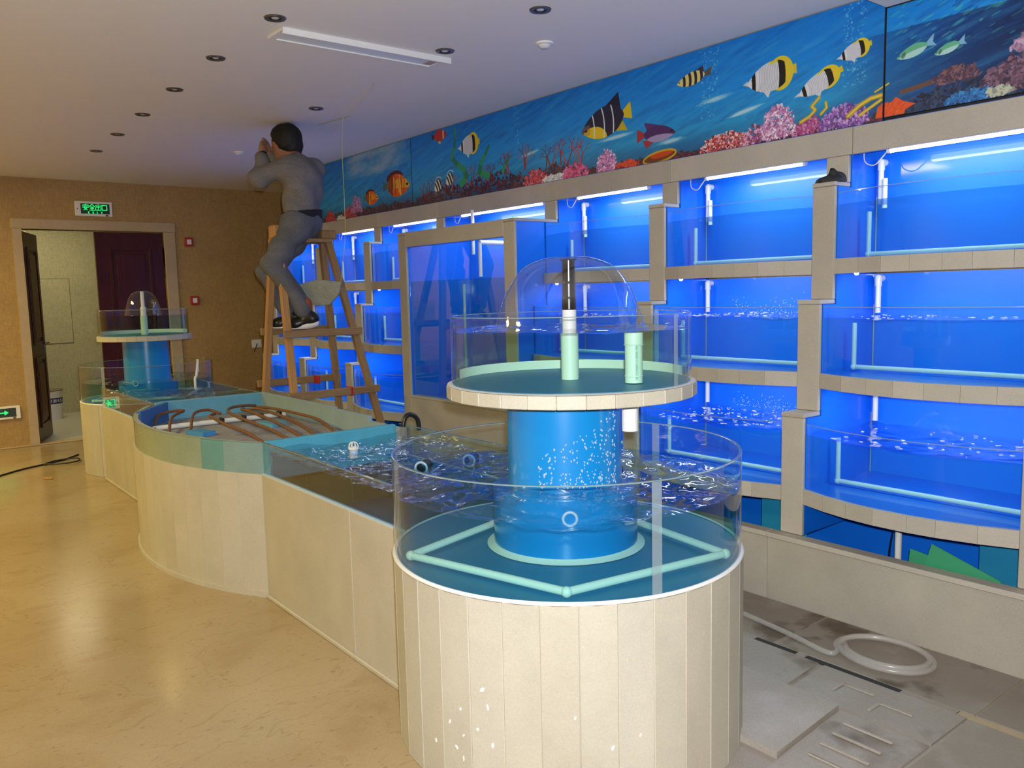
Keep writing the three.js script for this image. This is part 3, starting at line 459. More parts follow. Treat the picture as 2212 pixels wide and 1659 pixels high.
// the tall tank in the middle
{
  const g = thing('tall_tank', 'tall blue tank in a wide stone frame between the shelves', 'tank'), x0 = -5.54, x1 = -4.31, zf = 0.34;
  mesh('stone_rail', cb(-5.539, -4.311, 1.862, 1.975, zf, zf + 0.02, 0.003), M.tan[1], g);
  mesh('stone_panel', cb(-5.539, -4.311, 0, 0.70, zf, zf + 0.02, 0.003), M.tan[0], g); mesh('stone_sill', cb(-5.539, -4.311, 0.70, 0.716, zf - 0.05, zf + 0.024, 0.003), M.tan[1], g);
  mesh('back_panel', bx(x0, x1, 0.66, 2.102, ZB - 0.012, ZB), M.blue, g); mesh('tank_floor', bx(x0, x1, 0.66, 0.70, ZB, zf), M.blue, g);
  mesh('glass_front', bx(x0, x1, 0.70, 1.865, zf - 0.008, zf - 0.0075), M.glass, g);
  const wt = mesh('water', curveSheet(x0 + 0.004, x1 - 0.004, 0.701, 1.60, () => zf - 0.012, 2), M.waterTank, g); mesh('water_surface', waterTop(x0 + 0.004, x1 - 0.004, ZB + 0.002, zf - 0.012, 1.60, 0.004), M.surface, wt);
  mesh('rail_back', bx(x0, x1, 1.862, 1.90, zf - 0.05, zf), M.blue, g);
  mesh('inlet_pipe', merge([rod([-4.98, 1.62, 0.06], [-4.98, 1.87, 0.06], 0.014), rod([-4.98, 1.87, 0.06], [-4.98, 1.87, ZB], 0.017)]), M.pvc, g); mesh('inlet_pipe', rod([-5.12, 1.79, 0.02], [-5.12, 2.12, 0.02], 0.013), M.pvc, g);
  mesh('return_pipe', rod([-5.2, 0.72, 0.06], [-5.2, 1.57, 0.06], 0.011), M.pvcGrey, g); mesh('return_pipe', rod([-5.2, 0.735, 0.06], [-4.36, 0.735, 0.06], 0.011), M.pvcGrey, g);
  mesh('cover_strip', cb(-4.9, -4.33, 0.72, 1.86, ZB + 0.001, ZB + 0.01), M.blue, g);
  ledTube(-5.36, -4.36, 2.102, -0.05, 'long lit LED tube under the header above the tall tank', LED, true);
}

// ---------------------------------------------------------------- island: two fountains, two channels, a shallow tray
const CAP = 0.63;
function discWater(R, y, amp, rings = 26, seg = 72, hole = 0) {
  const p = [], id = [];
  for (let j = 0; j <= rings; j++) for (let i = 0; i <= seg; i++) { const a = i / seg * Math.PI * 2, r = hole + (R - hole) * j / rings, x = Math.cos(a) * r, z = Math.sin(a) * r; p.push(x, y + ripple(x + 9, z + 4, amp), z); }
  for (let j = 0; j < rings; j++) for (let i = 0; i < seg; i++) { const k = j * (seg + 1) + i; id.push(k, k + 1, k + seg + 1, k + 1, k + seg + 2, k + seg + 1); }
  const g = new THREE.BufferGeometry(); g.setAttribute('position', new THREE.Float32BufferAttribute(p, 3)); g.setIndex(id); g.computeVertexNormals(); return g;
}
const wallCyl = (R, y0, y1, a0 = 0, da = Math.PI * 2, seg = 96) => { const g = new THREE.CylinderGeometry(R, R, y1 - y0, seg, 1, true, a0, da); g.translate(0, (y0 + y1) / 2, 0); return g; };
const facet = (R, a, w, y0, y1, t) => { const g = cb(-w / 2, w / 2, y0, y1, -t, 0, 0.0022); g.translate(0, 0, R * Math.cos(Math.asin(Math.min(1, w / 2 / R)))); g.rotateY(a); return g; };   // plank whose face looks along angle a (from +z towards +x)
const toEyeN = Math.atan2(2.105, 3.712 - 1.83), toEyeF = Math.atan2(7.97, 3.712 - 1.67);
function fountain(o) {
  const { R, open, near } = o, g = thing('fountain', o.label, 'fountain', [o.x, 0, o.z], 'two-tier fountains');
  const n = 34, da = Math.PI * 2 / n, w = 2 * R * Math.sin(da / 2), r = rng(o.seed);
  for (let k = 0; k < n; k++) {
    const a = (k + 0.35) * da; let d = a - open; d = Math.atan2(Math.sin(d), Math.cos(d)); if (Math.abs(d) < 0.66) continue;
    mesh('stone_plank', facet(R - 0.003 - 0.003 * r(), a, w - 0.0012, 0, CAP - 0.004, 0.018), M.stone[Math.floor(r() * 4)], g);
  }
  mesh('core', wallCyl(R - 0.024, 0, CAP - 0.02, open + 0.7, Math.PI * 2 - 1.4), M.stone[0], g); mesh('channel_wall', wallCyl(R - 0.026, 0, CAP + 0.003, open - 0.72, 1.44), M.channel, g);
  mesh('sealant_rim', lathe([[R - 0.019, CAP], [R - 0.012, CAP + 0.004], [R - 0.003, CAP - 0.001], [R - 0.006, CAP - 0.008], [R - 0.024, CAP - 0.006]], 96), M.white, g);
  const Rg = R - 0.012;
  mesh('pool_floor', new THREE.CylinderGeometry(Rg, Rg, 0.02, 72).translate(0, CAP - 0.012, 0), M.poolBlue, g);
  mesh('pool_glass', wallCyl(Rg, CAP, o.rim), M.glass, g);
  mesh('pool_rim', lathe([[Rg - 0.010, o.rim - 0.001], [Rg - 0.009, o.rim + 0.002], [Rg, o.rim + 0.002], [Rg + 0.001, o.rim - 0.001]], 96), M.glassEdge, g);
  const pw = mesh('pool_water', wallCyl(Rg - 0.012, CAP, o.pool), M.waterPool, g); mesh('water_surface', discWater(Rg - 0.012, o.pool, near ? 0.05 : 0.03, 60, 150, 0.1), M.surface, pw);
  for (const a of o.seams) mesh('glass_seam', wallCyl(Rg + 0.001, CAP + 0.003, o.rim - 0.002, a, 0.055, 4), M.seam, g);
  // drum that carries the upper basin; submerged foot widened to imitate refraction
  mesh('drum', lathe([[0.25, CAP - 0.002], [0.25, o.pool - 0.02], [0.245, o.pool - 0.012], [0.2, o.pool - 0.01], [0.197, o.pool], [0.195, 1.152]], 72), M.drum, g);
  mesh('drum_sealant', lathe([[0.25, CAP + 0.012], [0.262, CAP + 0.004], [0.275, CAP]], 64), M.pvcGreen, g);
  const hole = new THREE.TorusGeometry(0.022, 0.005, 8, 24); hole.rotateY(0.9); hole.translate(Math.sin(0.9) * 0.252, 0.775, Math.cos(0.9) * 0.252); mesh('drain_fitting', hole, M.pvcGrey, g);
  // pipe square on the pool floor
  const vp = o.pipes.map((a) => [Math.sin(a) * (Rg - 0.04), CAP + 0.018, Math.cos(a) * (Rg - 0.04)]);
  vp.forEach((a, k) => { mesh('floor_pipe', rod(a, vp[(k + 1) % 4], 0.0125), M.pvcGreen, g); mesh('pipe_elbow', new THREE.SphereGeometry(0.0165, 14, 10).translate(...a), M.pvcGreen, g); });
  // upper basin
  const d = new THREE.Group(); d.name = 'upper_basin'; d.position.set(...(o.shift ?? [0, 0, 0])); g.add(d);
  const RD = o.disc, m = 30;
  mesh('ledge_disc', lathe([[0.0, 1.152], [RD - 0.018, 1.152], [RD - 0.018, 1.187], [RD - 0.022, 1.19], [0, 1.19]], 72), M.stone[1], d);
  for (let k = 0; k < m; k++) { const da2 = Math.PI * 2 / m, w2 = 2 * RD * Math.sin(da2 / 2); mesh('ledge_tile', facet(RD, k * da2, w2 - 0.001, 1.15, 1.192, 0.02), M.stone[Math.floor(r() * 4)], d); }
  mesh('ledge_sealant', lathe([[RD - 0.03, 1.190], [RD - 0.02, 1.196], [RD - 0.004, 1.1935]], 80), M.white, d);
  const RU = RD - 0.019;
  mesh('basin_floor', new THREE.CylinderGeometry(RU - 0.004, RU - 0.004, 0.006, 72).translate(0, 1.194, 0), M.poolBlue, d);
  mesh('basin_glass', wallCyl(RU, 1.191, 1.422), M.glass, d);
  mesh('basin_rim', lathe([[RU - 0.009, 1.421], [RU - 0.008, 1.4235], [RU, 1.4235], [RU + 0.001, 1.421]], 96), M.glassEdge, d);
  mesh('basin_water', wallCyl(RU - 0.01, 1.198, 1.372), M.waterUpper, d); mesh('basin_surface', discWater(RU - 0.01, 1.372, 0.02, 40, 110, 0.02), M.surface, d);
  for (const a of o.basinSeams) mesh('glass_seam', wallCyl(RU + 0.001, 1.194, 1.42, a, 0.06, 4), M.seam, d);
  mesh('refracted_ledge_band', wallCyl(RU - 0.016, 1.1985, 1.232, o.toEye + Math.PI - 1.45, 2.9), M.pvcGreen, d);  // pale band modelled in place of the back ledge refracted by the water
  // spout, water bell
  const s = o.spout;
  mesh('magnified_spout', new THREE.CylinderGeometry(0.030, 0.030, 0.165, 28).translate(0, 1.28, 0), M.pvcGreen, d);  // thicker underwater length imitates the pipe magnified by refraction
  mesh('spout_pipe', new THREE.CylinderGeometry(0.024, 0.024, 0.09, 28).translate(0, 1.40, 0), M.white, d);
  if (near) {
    const pts = []; for (let k = 0; k <= 40; k++) { const y = 1.435 + (s - 1.435) * k / 40; pts.push([0.0215 + (k < 10 ? 0.0025 : k < 22 ? 0.0012 : 0) + 0.0006 * (k & 1), y]); } pts.push([0, s]);
    mesh('tape_wrap', lathe(pts, 28), M.tape, d);
    mesh('spout_nozzle', lathe([[0, s - 0.004], [0.028, s - 0.004], [0.029, s], [0.0, s + 0.002]], 28), M.black, d);
  } else mesh('spout_pipe', new THREE.CylinderGeometry(0.016, 0.016, s - 1.43, 20).translate(0, (s + 1.43) / 2, 0), M.pvc, d);
  const B = o.bell, prof = [[0.01, s + 0.004], [0.25, s + 0.006], [0.42, s - 0.004], [0.58, s - 0.022], [0.72, s - 0.055], [0.84, s - 0.1], [0.92, s - 0.145], [0.98, s - 0.19], [1.02, 1.373]].map(([q, y]) => new THREE.Vector2(q * B, y));
  const lg = new THREE.LatheGeometry(new THREE.SplineCurve(prof).getPoints(40), 84), lp = lg.attributes.position;
  for (let i = 0; i < lp.count; i++) { const x = lp.getX(i), z = lp.getZ(i), y = lp.getY(i), q = 1 + 0.6 * ripple(x * 3 + y, z * 3 - y, 0.06) * Math.max(0, (s - y) * 5); lp.setXYZ(i, x * q, y, z * q); } lg.computeVertexNormals();
  mesh('water_bell', lg, M.bell, d);
  if (near) {
    // overflow standpipe through the ledge and its stream
    const [ox, oz] = o.overflow;
    mesh('overflow_pipe', merge([new THREE.CylinderGeometry(0.0285, 0.0285, 0.14, 28).translate(ox, 1.27, oz), new THREE.CylinderGeometry(0.0302, 0.0302, 0.036, 28).translate(ox, 1.343, oz), new THREE.TorusGeometry(0.0295, 0.0022, 8, 28).rotateX(Math.PI / 2).translate(ox, 1.322, oz), new THREE.TorusGeometry(0.0285, 0.0022, 8, 28).rotateX(Math.PI / 2).translate(ox, 1.222, oz)]), M.pvcGreen, d);
    mesh('overflow_pipe', new THREE.CylinderGeometry(0.0265, 0.0265, 0.11, 28).translate(ox - 0.014, 1.097, oz + 0.005), M.white, d);
    const lt = canvasTex(512, 64, (c, w_, h_) => { c.fillStyle = '#c6dcd2'; c.fillRect(0, 0, w_, h_); c.fillStyle = '#3d4a48'; c.font = '38px monospace'; c.fillText('GB/T10002.1-2006 PVC-U', 14, 44); });
    const pl = new THREE.PlaneGeometry(0.125, 0.012, 1, 6), pp = pl.attributes.position; pl.rotateZ(Math.PI / 2);
    for (let i = 0; i < pp.count; i++) { const a = pp.getX(i) / 0.0288 + o.toEye + 0.25; const y = pp.getY(i); pp.setXYZ(i, ox + Math.sin(a) * 0.0288, 1.272 + y, oz + Math.cos(a) * 0.0288); } pl.computeVertexNormals();
    mesh('pipe_print', pl, std({ map: lt, roughness: 0.4 }), d);
    const st = []; for (let k = 0; k <= 14; k++) { const y = 1.042 - k * 0.0135; st.push([0.024 * (1 - 0.035 * k) * (1 + 0.12 * Math.sin(k * 1.9)), y]); }
    mesh('overflow_stream', lathe(st, 24).translate(ox - 0.014, 0, oz + 0.005), M.water, d);
    const cr = []; for (let k = 0; k < 16; k++) { const a = k / 16 * 6.283; cr.push(new THREE.ConeGeometry(0.008, 0.03, 5).rotateX(-0.5).rotateY(-a).translate(ox - 0.03 + Math.cos(a) * 0.018, 1.382, oz - 0.015 + Math.sin(a) * 0.018)); }
    mesh('splash', merge(cr), M.water, d);
  }
  if (near) {
    // dried white splashes on the planks, water drops on the drum
    const rs = rng(77);
    for (const [a, y] of [[0.279, 0.271], [0.379, 0.224], [0.412, 0.35], [0.44, 0.3], [0.462, 0.186], [0.294, 0.191], [0.247, 0.145], [1.189, 0.226], [0.872, 0.295], [0.29, 0.117], [1.05, 0.199], [0.205, 0.218], [0.095, 0.134]]) { const q = new THREE.SphereGeometry(1, 8, 6); q.scale(0.0035 + 0.004 * rs(), 0.005 + 0.006 * rs(), 0.0012); q.rotateZ((rs() - 0.5) * 1.6); q.translate(0, y, R - 0.0045); q.rotateY(a); mesh('paint_splash', q, M.white, g); }
    const dr = []; for (let k = 0; k < 260; k++) { const t = Math.pow(rs(), 1.6), a = toEyeN + 1.05 - 1.5 * Math.pow(rs(), 1.5), y = 0.86 + 0.26 * t * (0.4 + 0.6 * Math.max(0, (a - toEyeN + 0.4) / 1.4)); const q = new THREE.SphereGeometry(0.0016 + 0.0022 * rs(), 6, 4); q.scale(1, 1.3, 0.6); q.translate(0, y, 0.1965); q.rotateY(a); dr.push(q); }
    const dm = mesh('water_drops', merge(dr), M.drop, g); dm.userData.kind = 'stuff';
  }
  return g;
}
fountain({ x: -2.105, z: 1.83, R: 0.607, open: -Math.PI / 2, near: true, seed: 3, rim: 0.963, pool: 0.852, disc: 0.426, shift: [-0.0, 0, 0.0].map((v, i) => [0.015, 0, -0.02][i]), spout: 1.606, bell: 0.25, toEye: toEyeN, overflow: [0.255, -0.045],
  seams: [toEyeN + 0.42, toEyeN + 2.45], basinSeams: [toEyeN + 0.9, toEyeN + 2.2], pipes: [toEyeN, toEyeN + 1.17, toEyeN + Math.PI, toEyeN - 1.16], label: 'near two-tier fountain with black-taped spout and water bell' });
fountain({ x: -7.95, z: 1.68, R: 0.572, open: Math.PI / 2, near: false, seed: 5, rim: 0.945, pool: 0.80, disc: 0.398, spout: 1.585, bell: 0.155, toEye: toEyeF,
  seams: [toEyeF - 0.7, toEyeF + 2.6], basinSeams: [toEyeF + 1.0], pipes: [0.3, 1.9, 3.4, 5.0], label: 'far two-tier fountain in front of the dark door' });

// straight channels: [x from, x to, front z, back z]
function channel(x0, x1, zf, zb, label, cuts) {
  const g = thing('water_channel', label, 'channel', [0, 0, 0], 'water channels of the island'), t = 0.02;
  cuts.forEach((c, k) => { if (k + 1 < cuts.length) { mesh('stone_slab', cb(c + 0.001, cuts[k + 1] - 0.001, 0, CAP, zf - t, zf, 0.003), M.stone[(k * 2 + 2) % 4], g); mesh('stone_slab', cb(c + 0.001, cuts[k + 1] - 0.001, 0, CAP, zb, zb + t, 0.003), M.stone[(k + 1) % 4], g); } });
  mesh('skirting', cb(x0, x1, 0, 0.018, zf, zf + 0.012, 0.003), M.stone[0], g);
  mesh('basin_shell', merge([bx(x0, x1, 0.36, 0.40, zb + t, zf - t), bx(x0, x1, 0.40, CAP, zf - t - 0.015, zf - t), bx(x0, x1, 0.40, CAP, zb + t, zb + t + 0.015)]), M.channel, g);
  mesh('glass_front', bx(x0, x1, CAP, 0.79, zf - 0.012, zf - 0.0115), M.glassSea, g); mesh('glass_back', bx(x0, x1, CAP, 0.79, zb + 0.0115, zb + 0.012), M.glassSea, g);
  mesh('glass_edge', bx(x0, x1, 0.79, 0.793, zf - 0.018, zf - 0.006), M.glassEdge, g); mesh('glass_edge', bx(x0, x1, 0.79, 0.793, zb + 0.006, zb + 0.018), M.glassEdge, g);
  mesh('seal_strip', bx(x0, x1, CAP, CAP + 0.006, zf - 0.014, zf - 0.002), M.pvcGrey, g);
  const cw = mesh('water', curveSheet(x0, x1, 0.42, 0.748, () => zf - 0.038, 2), M.waterChannel, g); mesh('water_surface', waterTop(x0, x1, zb + 0.014, zf - 0.014, 0.748, 0.06, 190, 120), M.surface, cw);
  return g;
}
channel(-3.93, -2.585, 2.21, 1.40, 'water channel between the near fountain and the shallow tray', [-3.93, -3.0, -2.585]);
channel(-7.56, -5.96, 2.17, 1.36, 'water channel between the shallow tray and the far fountain', [-7.56, -6.8, -5.96]);
// shallow tray with the bowed front
{
  const g = thing('shallow_tray', 'bow-fronted tray lined with pale blue foam', 'tray'), x0 = -5.95, x1 = -3.93, zb = 1.36, sag = 0.295, half = (x1 - x0) / 2, xm = (x0 + x1) / 2, RR = (half * half + sag * sag) / (2 * sag);
  const zf = (x) => 2.21 + sag - (RR - Math.sqrt(RR * RR - (x - xm) ** 2)), n = 16;
  for (let k = 0; k < n; k++) { const a = x0 + (x1 - x0) * k / n + 0.0006, c = x0 + (x1 - x0) * (k + 1) / n - 0.0006; mesh('stone_plank', prism([[a, zf(a) - 0.02], [c, zf(c) - 0.02], [c, zf(c)], [a, zf(a)]], 0, CAP, rand(0, 3)), M.stone[Math.floor(rand(0, 4))], g); }
  for (let k = 0; k < n; k++) { const a = x0 + (x1 - x0) * k / n + 0.0006, c = x0 + (x1 - x0) * (k + 1) / n - 0.0006; mesh('skirting', prism([[a, zf(a) + 0.0005], [c, zf(c) + 0.0005], [c, zf(c) + 0.012], [a, zf(a) + 0.012]], 0, 0.022, rand(0, 3)), M.stone[0], g); }
  for (let k = 0; k < 3; k++) mesh('stone_slab', cb(x0 + k * 0.674 + 0.001, x0 + (k + 1) * 0.674 - 0.001, 0, CAP, zb, zb + 0.02, 0.003), M.stone[k], g);
  const fl = [[x0, zb + 0.02], [x1, zb + 0.02]]; for (let i = 0; i <= 20; i++) { const x = x1 + (x0 - x1) * i / 20; fl.push([x, zf(x) - 0.022]); }
  mesh('tray_floor', prism(fl, CAP - 0.03, 0.672), M.sand, g);
  mesh('glass_front', curveSheet(x0, x1, CAP, 0.79, (x) => zf(x) - 0.008, 40), M.glassSea, g); mesh('glass_edge', curveSheet(x0, x1, 0.79, 0.794, (x) => zf(x) - 0.008, 40), M.glassEdge, g);
  const strip = (a, b, y1, mat, th = 0.028) => { const P = []; for (let i = 0; i <= 14; i++) { const x = a + (b - a) * i / 14; P.push([x, zf(x) - 0.012]); } for (let i = 14; i >= 0; i--) { const x = a + (b - a) * i / 14; P.push([x, zf(x) - 0.012 - th]); } mesh('foam_sheet', prism(P.reverse(), CAP, y1), mat, g); };
  strip(x0 + 0.03, -4.302, 0.79, M.foamOlive); strip(-4.30, -4.152, 0.785, M.foamTeal); strip(-4.15, x1 - 0.005, 0.785, M.foamGrey);
  mesh('foam_sheet', cb(-6.0, -5.965, 0.6, 0.80, 1.37, 2.12, 0.003), M.foam, g); mesh('foam_sheet', cb(-5.965, -5.93, 0.672, 0.80, 1.40, 2.16, 0.003), M.foam, g);
  mesh('foam_sheet', cb(-5.96, -4.75, 0.672, 0.805, 1.38, 1.41, 0.003), M.foamGrey, g); mesh('foam_sheet', cb(-4.748, -4.30, 0.672, 0.795, 1.38, 1.41, 0.003), M.foamGrey, g); mesh('foam_sheet', cb(-4.298, -3.93, 0.66, 0.765, 1.38, 1.41, 0.003), M.foamGrey, g);
  { const a = [-5.95, 2.10], b = [-5.55, 2.38], P = [a, b, [b[0] + 0.012, b[1] - 0.025], [a[0] + 0.03, a[1] - 0.018]]; mesh('foam_sheet', prism(P.reverse(), 0.672, 0.80), std({ color: RGB(0.06, 0.22, 0.62), map: sized(foamTex, 0.5), roughness: 0.8 }), g); }
  mesh('divider', cb(-3.945, -3.905, 0.60, 0.795, 1.45, 2.19, 0.006), M.foamCyan, g);
}

// ---------------------------------------------------------------- room lamps (outside the frame) and ceiling fittings
// two warm ceiling panels in the dining side of the hall, one in the corridor; the white one is added fill
function panelLamp(name, label, x, z, w, d, y, color, power) {
  const g = thing(name, label, 'light', [x, y, z]);
  mesh('frame', merge([bx(-w / 2 - 0.03, w / 2 + 0.03, -0.02, 0, -d / 2 - 0.03, -d / 2), bx(-w / 2 - 0.03, w / 2 + 0.03, -0.02, 0, d / 2, d / 2 + 0.03), bx(-w / 2 - 0.03, -w / 2, -0.02, 0, -d / 2, d / 2), bx(w / 2, w / 2 + 0.03, -0.02, 0, -d / 2, d / 2)]), M.white, g);
  mesh('diffuser', bx(-w / 2, w / 2, -0.012, -0.002, -d / 2, d / 2), std({ color: RGB(0.8, 0.8, 0.8), emissive: color, emissiveIntensity: 2.5, roughness: 0.6 }), g);
  areaLight('panel_light', color, power, w, d, V(x, y - 0.03, z), V(x, y - 1, z));
}
const warm = RGB(1, 0.79, 0.27);
panelLamp('ceiling_panel', 'warm lit ceiling panel near the far end of the hall', -8.5, 4.3, 1.2, 0.6, H, warm, WARM);
panelLamp('ceiling_panel', 'warm lit ceiling panel over the middle of the hall', -4.9, 5.2, 1.2, 0.6, H, warm, WARM * 1.35);
panelLamp('ceiling_panel', 'added unseen white fill panel behind the photographer', 0.6, 5.6, 1.2, 0.6, H, RGB(1, 0.95, 0.86), BACK_FILL);  // invented neutral lamp, added to lift the overall light
panelLamp('corridor_panel', 'lit ceiling panel in the corridor behind the door', -11.4, 1.9, 0.6, 0.6, H, RGB(1, 0.90, 0.58), HALL);

// recessed spotlights, switched off
{
  const parts = [['bezel', lathe([[0.030, -0.001], [0.034, -0.006], [0.048, -0.006], [0.052, 0], [0.03, 0.0]], 32), M.chrome], ['reflector', lathe([[0.0, -0.0005], [0.018, -0.001], [0.031, -0.0035]], 28), M.dark], ['bulb_lens', lathe([[0, -0.006], [0.012, -0.005], [0.018, -0.0012]], 24), M.bulb]];
  const where = ['nearest spotlight of the left ceiling row, by the end of the long lamp', 'second spotlight of the left ceiling row', 'third spotlight of the left ceiling row', 'fourth spotlight of the left ceiling row', 'fifth spotlight of the left ceiling row', 'farthest spotlight of the left ceiling row', 'nearest spotlight of the right ceiling row', 'ceiling spotlight by the right end of the long lamp', 'ceiling spotlight above the man on the ladder'];
  [[-3.82, 2.06], [-4.614, 2.068], [-5.424, 2.048], [-6.254, 2.023], [-7.086, 1.995], [-7.946, 1.969], [-3.032, 1.103], [-3.821, 1.107], [-5.448, 1.092]].forEach(([x, z], k) => { const g = thing('recessed_spotlight', where[k], 'spotlight', [x, H, z], 'recessed ceiling spotlights'); parts.forEach(([n, geo, m]) => mesh(n, geo, m, g)); });
}
{
  const g = thing('ceiling_lamp', 'long white linear ceiling lamp, unlit, with tilted cover', 'lamp', [-4.015, H, 1.49]);
  mesh('housing', merge([bx(-0.095, -0.08, -0.012, 0, -0.49, 0.49), bx(0.08, 0.095, -0.03, 0, -0.49, 0.49), bx(-0.08, 0.08, -0.012, 0, -0.49, -0.455), bx(-0.08, 0.08, -0.012, 0, 0.455, 0.49)]), M.white, g);
  mesh('diffuser', cb(-0.08, 0.08, -0.006, -0.001, -0.455, 0.455, 0.001), std({ color: RGB(0.72, 0.80, 0.84), roughness: 0.35 }), g);
  mesh('end_plate', cb(-0.06, 0.06, -0.0095, -0.006, -0.45, -0.40, 0.001), M.trim, g);
}
for (const [x, z, l] of [[-3.414, 0.75, 'round white smoke detector on the ceiling near the mural'], [-7.392, 0.923, 'faint round sensor on the ceiling left of the man']]) {
  const g = thing('smoke_detector', l, 'detector', [x, H, z]);
  mesh('base', lathe([[0.0, -0.012], [0.045, -0.012], [0.048, -0.006], [0.048, 0]], 32), M.white, g); mesh('sensor_cap', lathe([[0, -0.028], [0.024, -0.026], [0.034, -0.012]], 28), M.white, g);
}
// signs
function drawExit(c, w, h) {
  c.fillStyle = '#04100a'; c.fillRect(0, 0, w, h); c.strokeStyle = c.fillStyle = '#17ff6c'; c.lineCap = 'round'; c.lineJoin = 'round'; c.lineWidth = h * 0.052;
  const st = (ox, oy, s, list) => list.forEach((p) => { c.beginPath(); p.forEach(([x, y], k) => (k ? c.lineTo(ox + x * s, oy + y * s) : c.moveTo(ox + x * s, oy + y * s))); c.stroke(); });
  const s = h * 0.62, y = h * 0.05, x = w * 0.06, d = w * 0.215;
  st(x, y, s, [[[0.48, 0], [0.52, 0.1]], [[0.1, 0.3], [0.12, 0.16], [0.88, 0.16], [0.86, 0.3]], [[0.42, 0.28], [0.28, 0.62], [0.72, 0.95]], [[0.68, 0.4], [0.58, 0.72], [0.2, 0.95]], [[0.06, 0.5], [0.94, 0.5]]]);                    // an
  st(x + d, y, s, [[[0.5, 0.02], [0.06, 0.42]], [[0.5, 0.02], [0.94, 0.42]], [[0.28, 0.46], [0.72, 0.46]], [[0.26, 0.68], [0.74, 0.68]], [[0.5, 0.46], [0.5, 0.95]], [[0.12, 0.95], [0.88, 0.95]]]);                     // quan
  st(x + 2 * d, y, s, [[[0.5, 0], [0.5, 0.92]], [[0.2, 0.12], [0.2, 0.42], [0.8, 0.42], [0.8, 0.12]], [[0.1, 0.55], [0.1, 0.92], [0.9, 0.92], [0.9, 0.55]]]);                                                           // chu
  st(x + 3 * d, y, s, [[[0.14, 0.14], [0.86, 0.14], [0.86, 0.9], [0.14, 0.9], [0.14, 0.14]]]);                                                                                                                       // kou
  c.font = `bold ${Math.round(h * 0.27)}px sans-serif`; c.textBaseline = 'alphabetic'; let px = w * 0.24; for (const ch of 'EXIT') { c.fillText(ch, px, h * 0.97); px += w * 0.15; }
}
function drawMan(c, w, h) {
  c.fillStyle = '#04100a'; c.fillRect(0, 0, w, h); c.strokeStyle = c.fillStyle = '#17ff6c'; c.lineCap = 'round'; c.lineJoin = 'round'; c.lineWidth = h * 0.09;
  const l = (...p) => { c.beginPath(); p.forEach(([x, y], k) => (k ? c.lineTo(x * h, y * h) : c.moveTo(x * h, y * h))); c.stroke(); };
  c.lineWidth = h * 0.07; l([0.1, 0.1], [0.1, 0.92]); l([0.1, 0.1], [0.55, 0.1]);
  c.beginPath(); c.arc(0.86 * h, 0.2 * h, 0.09 * h, 0, 7); c.fill(); c.lineWidth = h * 0.1; l([0.8, 0.34], [0.72, 0.6]); l([0.72, 0.6], [0.9, 0.72], [0.84, 0.92]); l([0.72, 0.6], [0.58, 0.78], [0.4, 0.86]); l([0.8, 0.36], [0.6, 0.42], [0.52, 0.58]); l([0.8, 0.36], [0.96, 0.5], [1.08, 0.42]);
  l([1.28, 0.08], [1.28, 0.94]); c.lineWidth = h * 0.12; l([1.5, 0.5], [2.0, 0.5]); c.beginPath(); c.moveTo(2.3 * h, 0.5 * h); c.lineTo(1.9 * h, 0.22 * h); c.lineTo(1.9 * h, 0.78 * h); c.closePath(); c.fill();
}
function signBox(label, z0, z1, y0, y1, draw, face) {
  const g = thing('exit_sign', label, 'sign', [FX, 0, 0], 'green safety signs'), w = z1 - z0, h = y1 - y0;
  mesh('housing', cb(0, 0.022, y0, y1, z0, z1, 0.004), M.white, g);
  const [fz0, fz1, fy0, fy1] = face, p = new THREE.PlaneGeometry(fz1 - fz0, fy1 - fy0); p.rotateY(Math.PI / 2); p.translate(0.0232, (fy0 + fy1) / 2, (fz0 + fz1) / 2);
  const t = canvasTex(512, Math.round(512 * (fy1 - fy0) / (fz1 - fz0)), draw);
  mesh('sign_face', p, std({ color: RGB(0.02, 0.02, 0.02), map: null, emissiveMap: t, emissive: RGB(1, 1, 1), emissiveIntensity: 1.6, roughness: 0.3 }), g);
  mesh('pull_tab', cb(0.02, 0.026, y0 + 0.002, y0 + 0.02, z0 + 0.045, z0 + 0.072, 0.001), M.rust, g);
  mesh('status_light', merge([bx(0.021, 0.024, y0 + h * 0.42, y0 + h * 0.52, z1 - 0.03, z1 - 0.02)]), M.red, g);
  areaLight('sign_light', RGB(0.1, 1, 0.4), 0.25, fz1 - fz0, fy1 - fy0, V(FX + 0.03, (fy0 + fy1) / 2, (fz0 + fz1) / 2), V(FX + 1, (fy0 + fy1) / 2, (fz0 + fz1) / 2));
}
signBox('green lit exit sign in a white box above the doorway', 1.42, 1.79, 2.425, 2.582, drawExit, [1.448, 1.735, 2.45, 2.558]);
signBox('green running man arrow sign low on the wall left of the doorway', 2.46, 2.82, 0.31, 0.445, drawMan, [2.50, 2.78, 0.333, 0.425]);
for (const [y, z, l] of [[2.168, 0.622, 'small red alarm box high on the wall right of the doorway'], [1.492, 0.597, 'small red alarm box at chest height right of the doorway']]) {
  const g = thing('alarm_box', l, 'alarm', [FX, y, z], 'red alarm boxes'); mesh('housing', cb(0, 0.03, -0.052, 0.052, -0.05, 0.05, 0.006), M.red, g); mesh('label_plate', cb(0.03, 0.033, -0.028, 0.028, -0.025, 0.025, 0.001), M.white, g);
}
{ const g = thing('wall_socket', 'white socket plate on the far wall behind the ladder', 'socket', [FX, 0.945, -0.12]); mesh('plate', cb(0, 0.012, -0.05, 0.05, -0.06, 0.06, 0.003), M.white, g); mesh('plug_lead', tube([[0.012, 0, 0], [0.05, -0.02, 0.02], [0.04, -0.1, 0.05]], 0.006, 12, 6), M.black, g); }

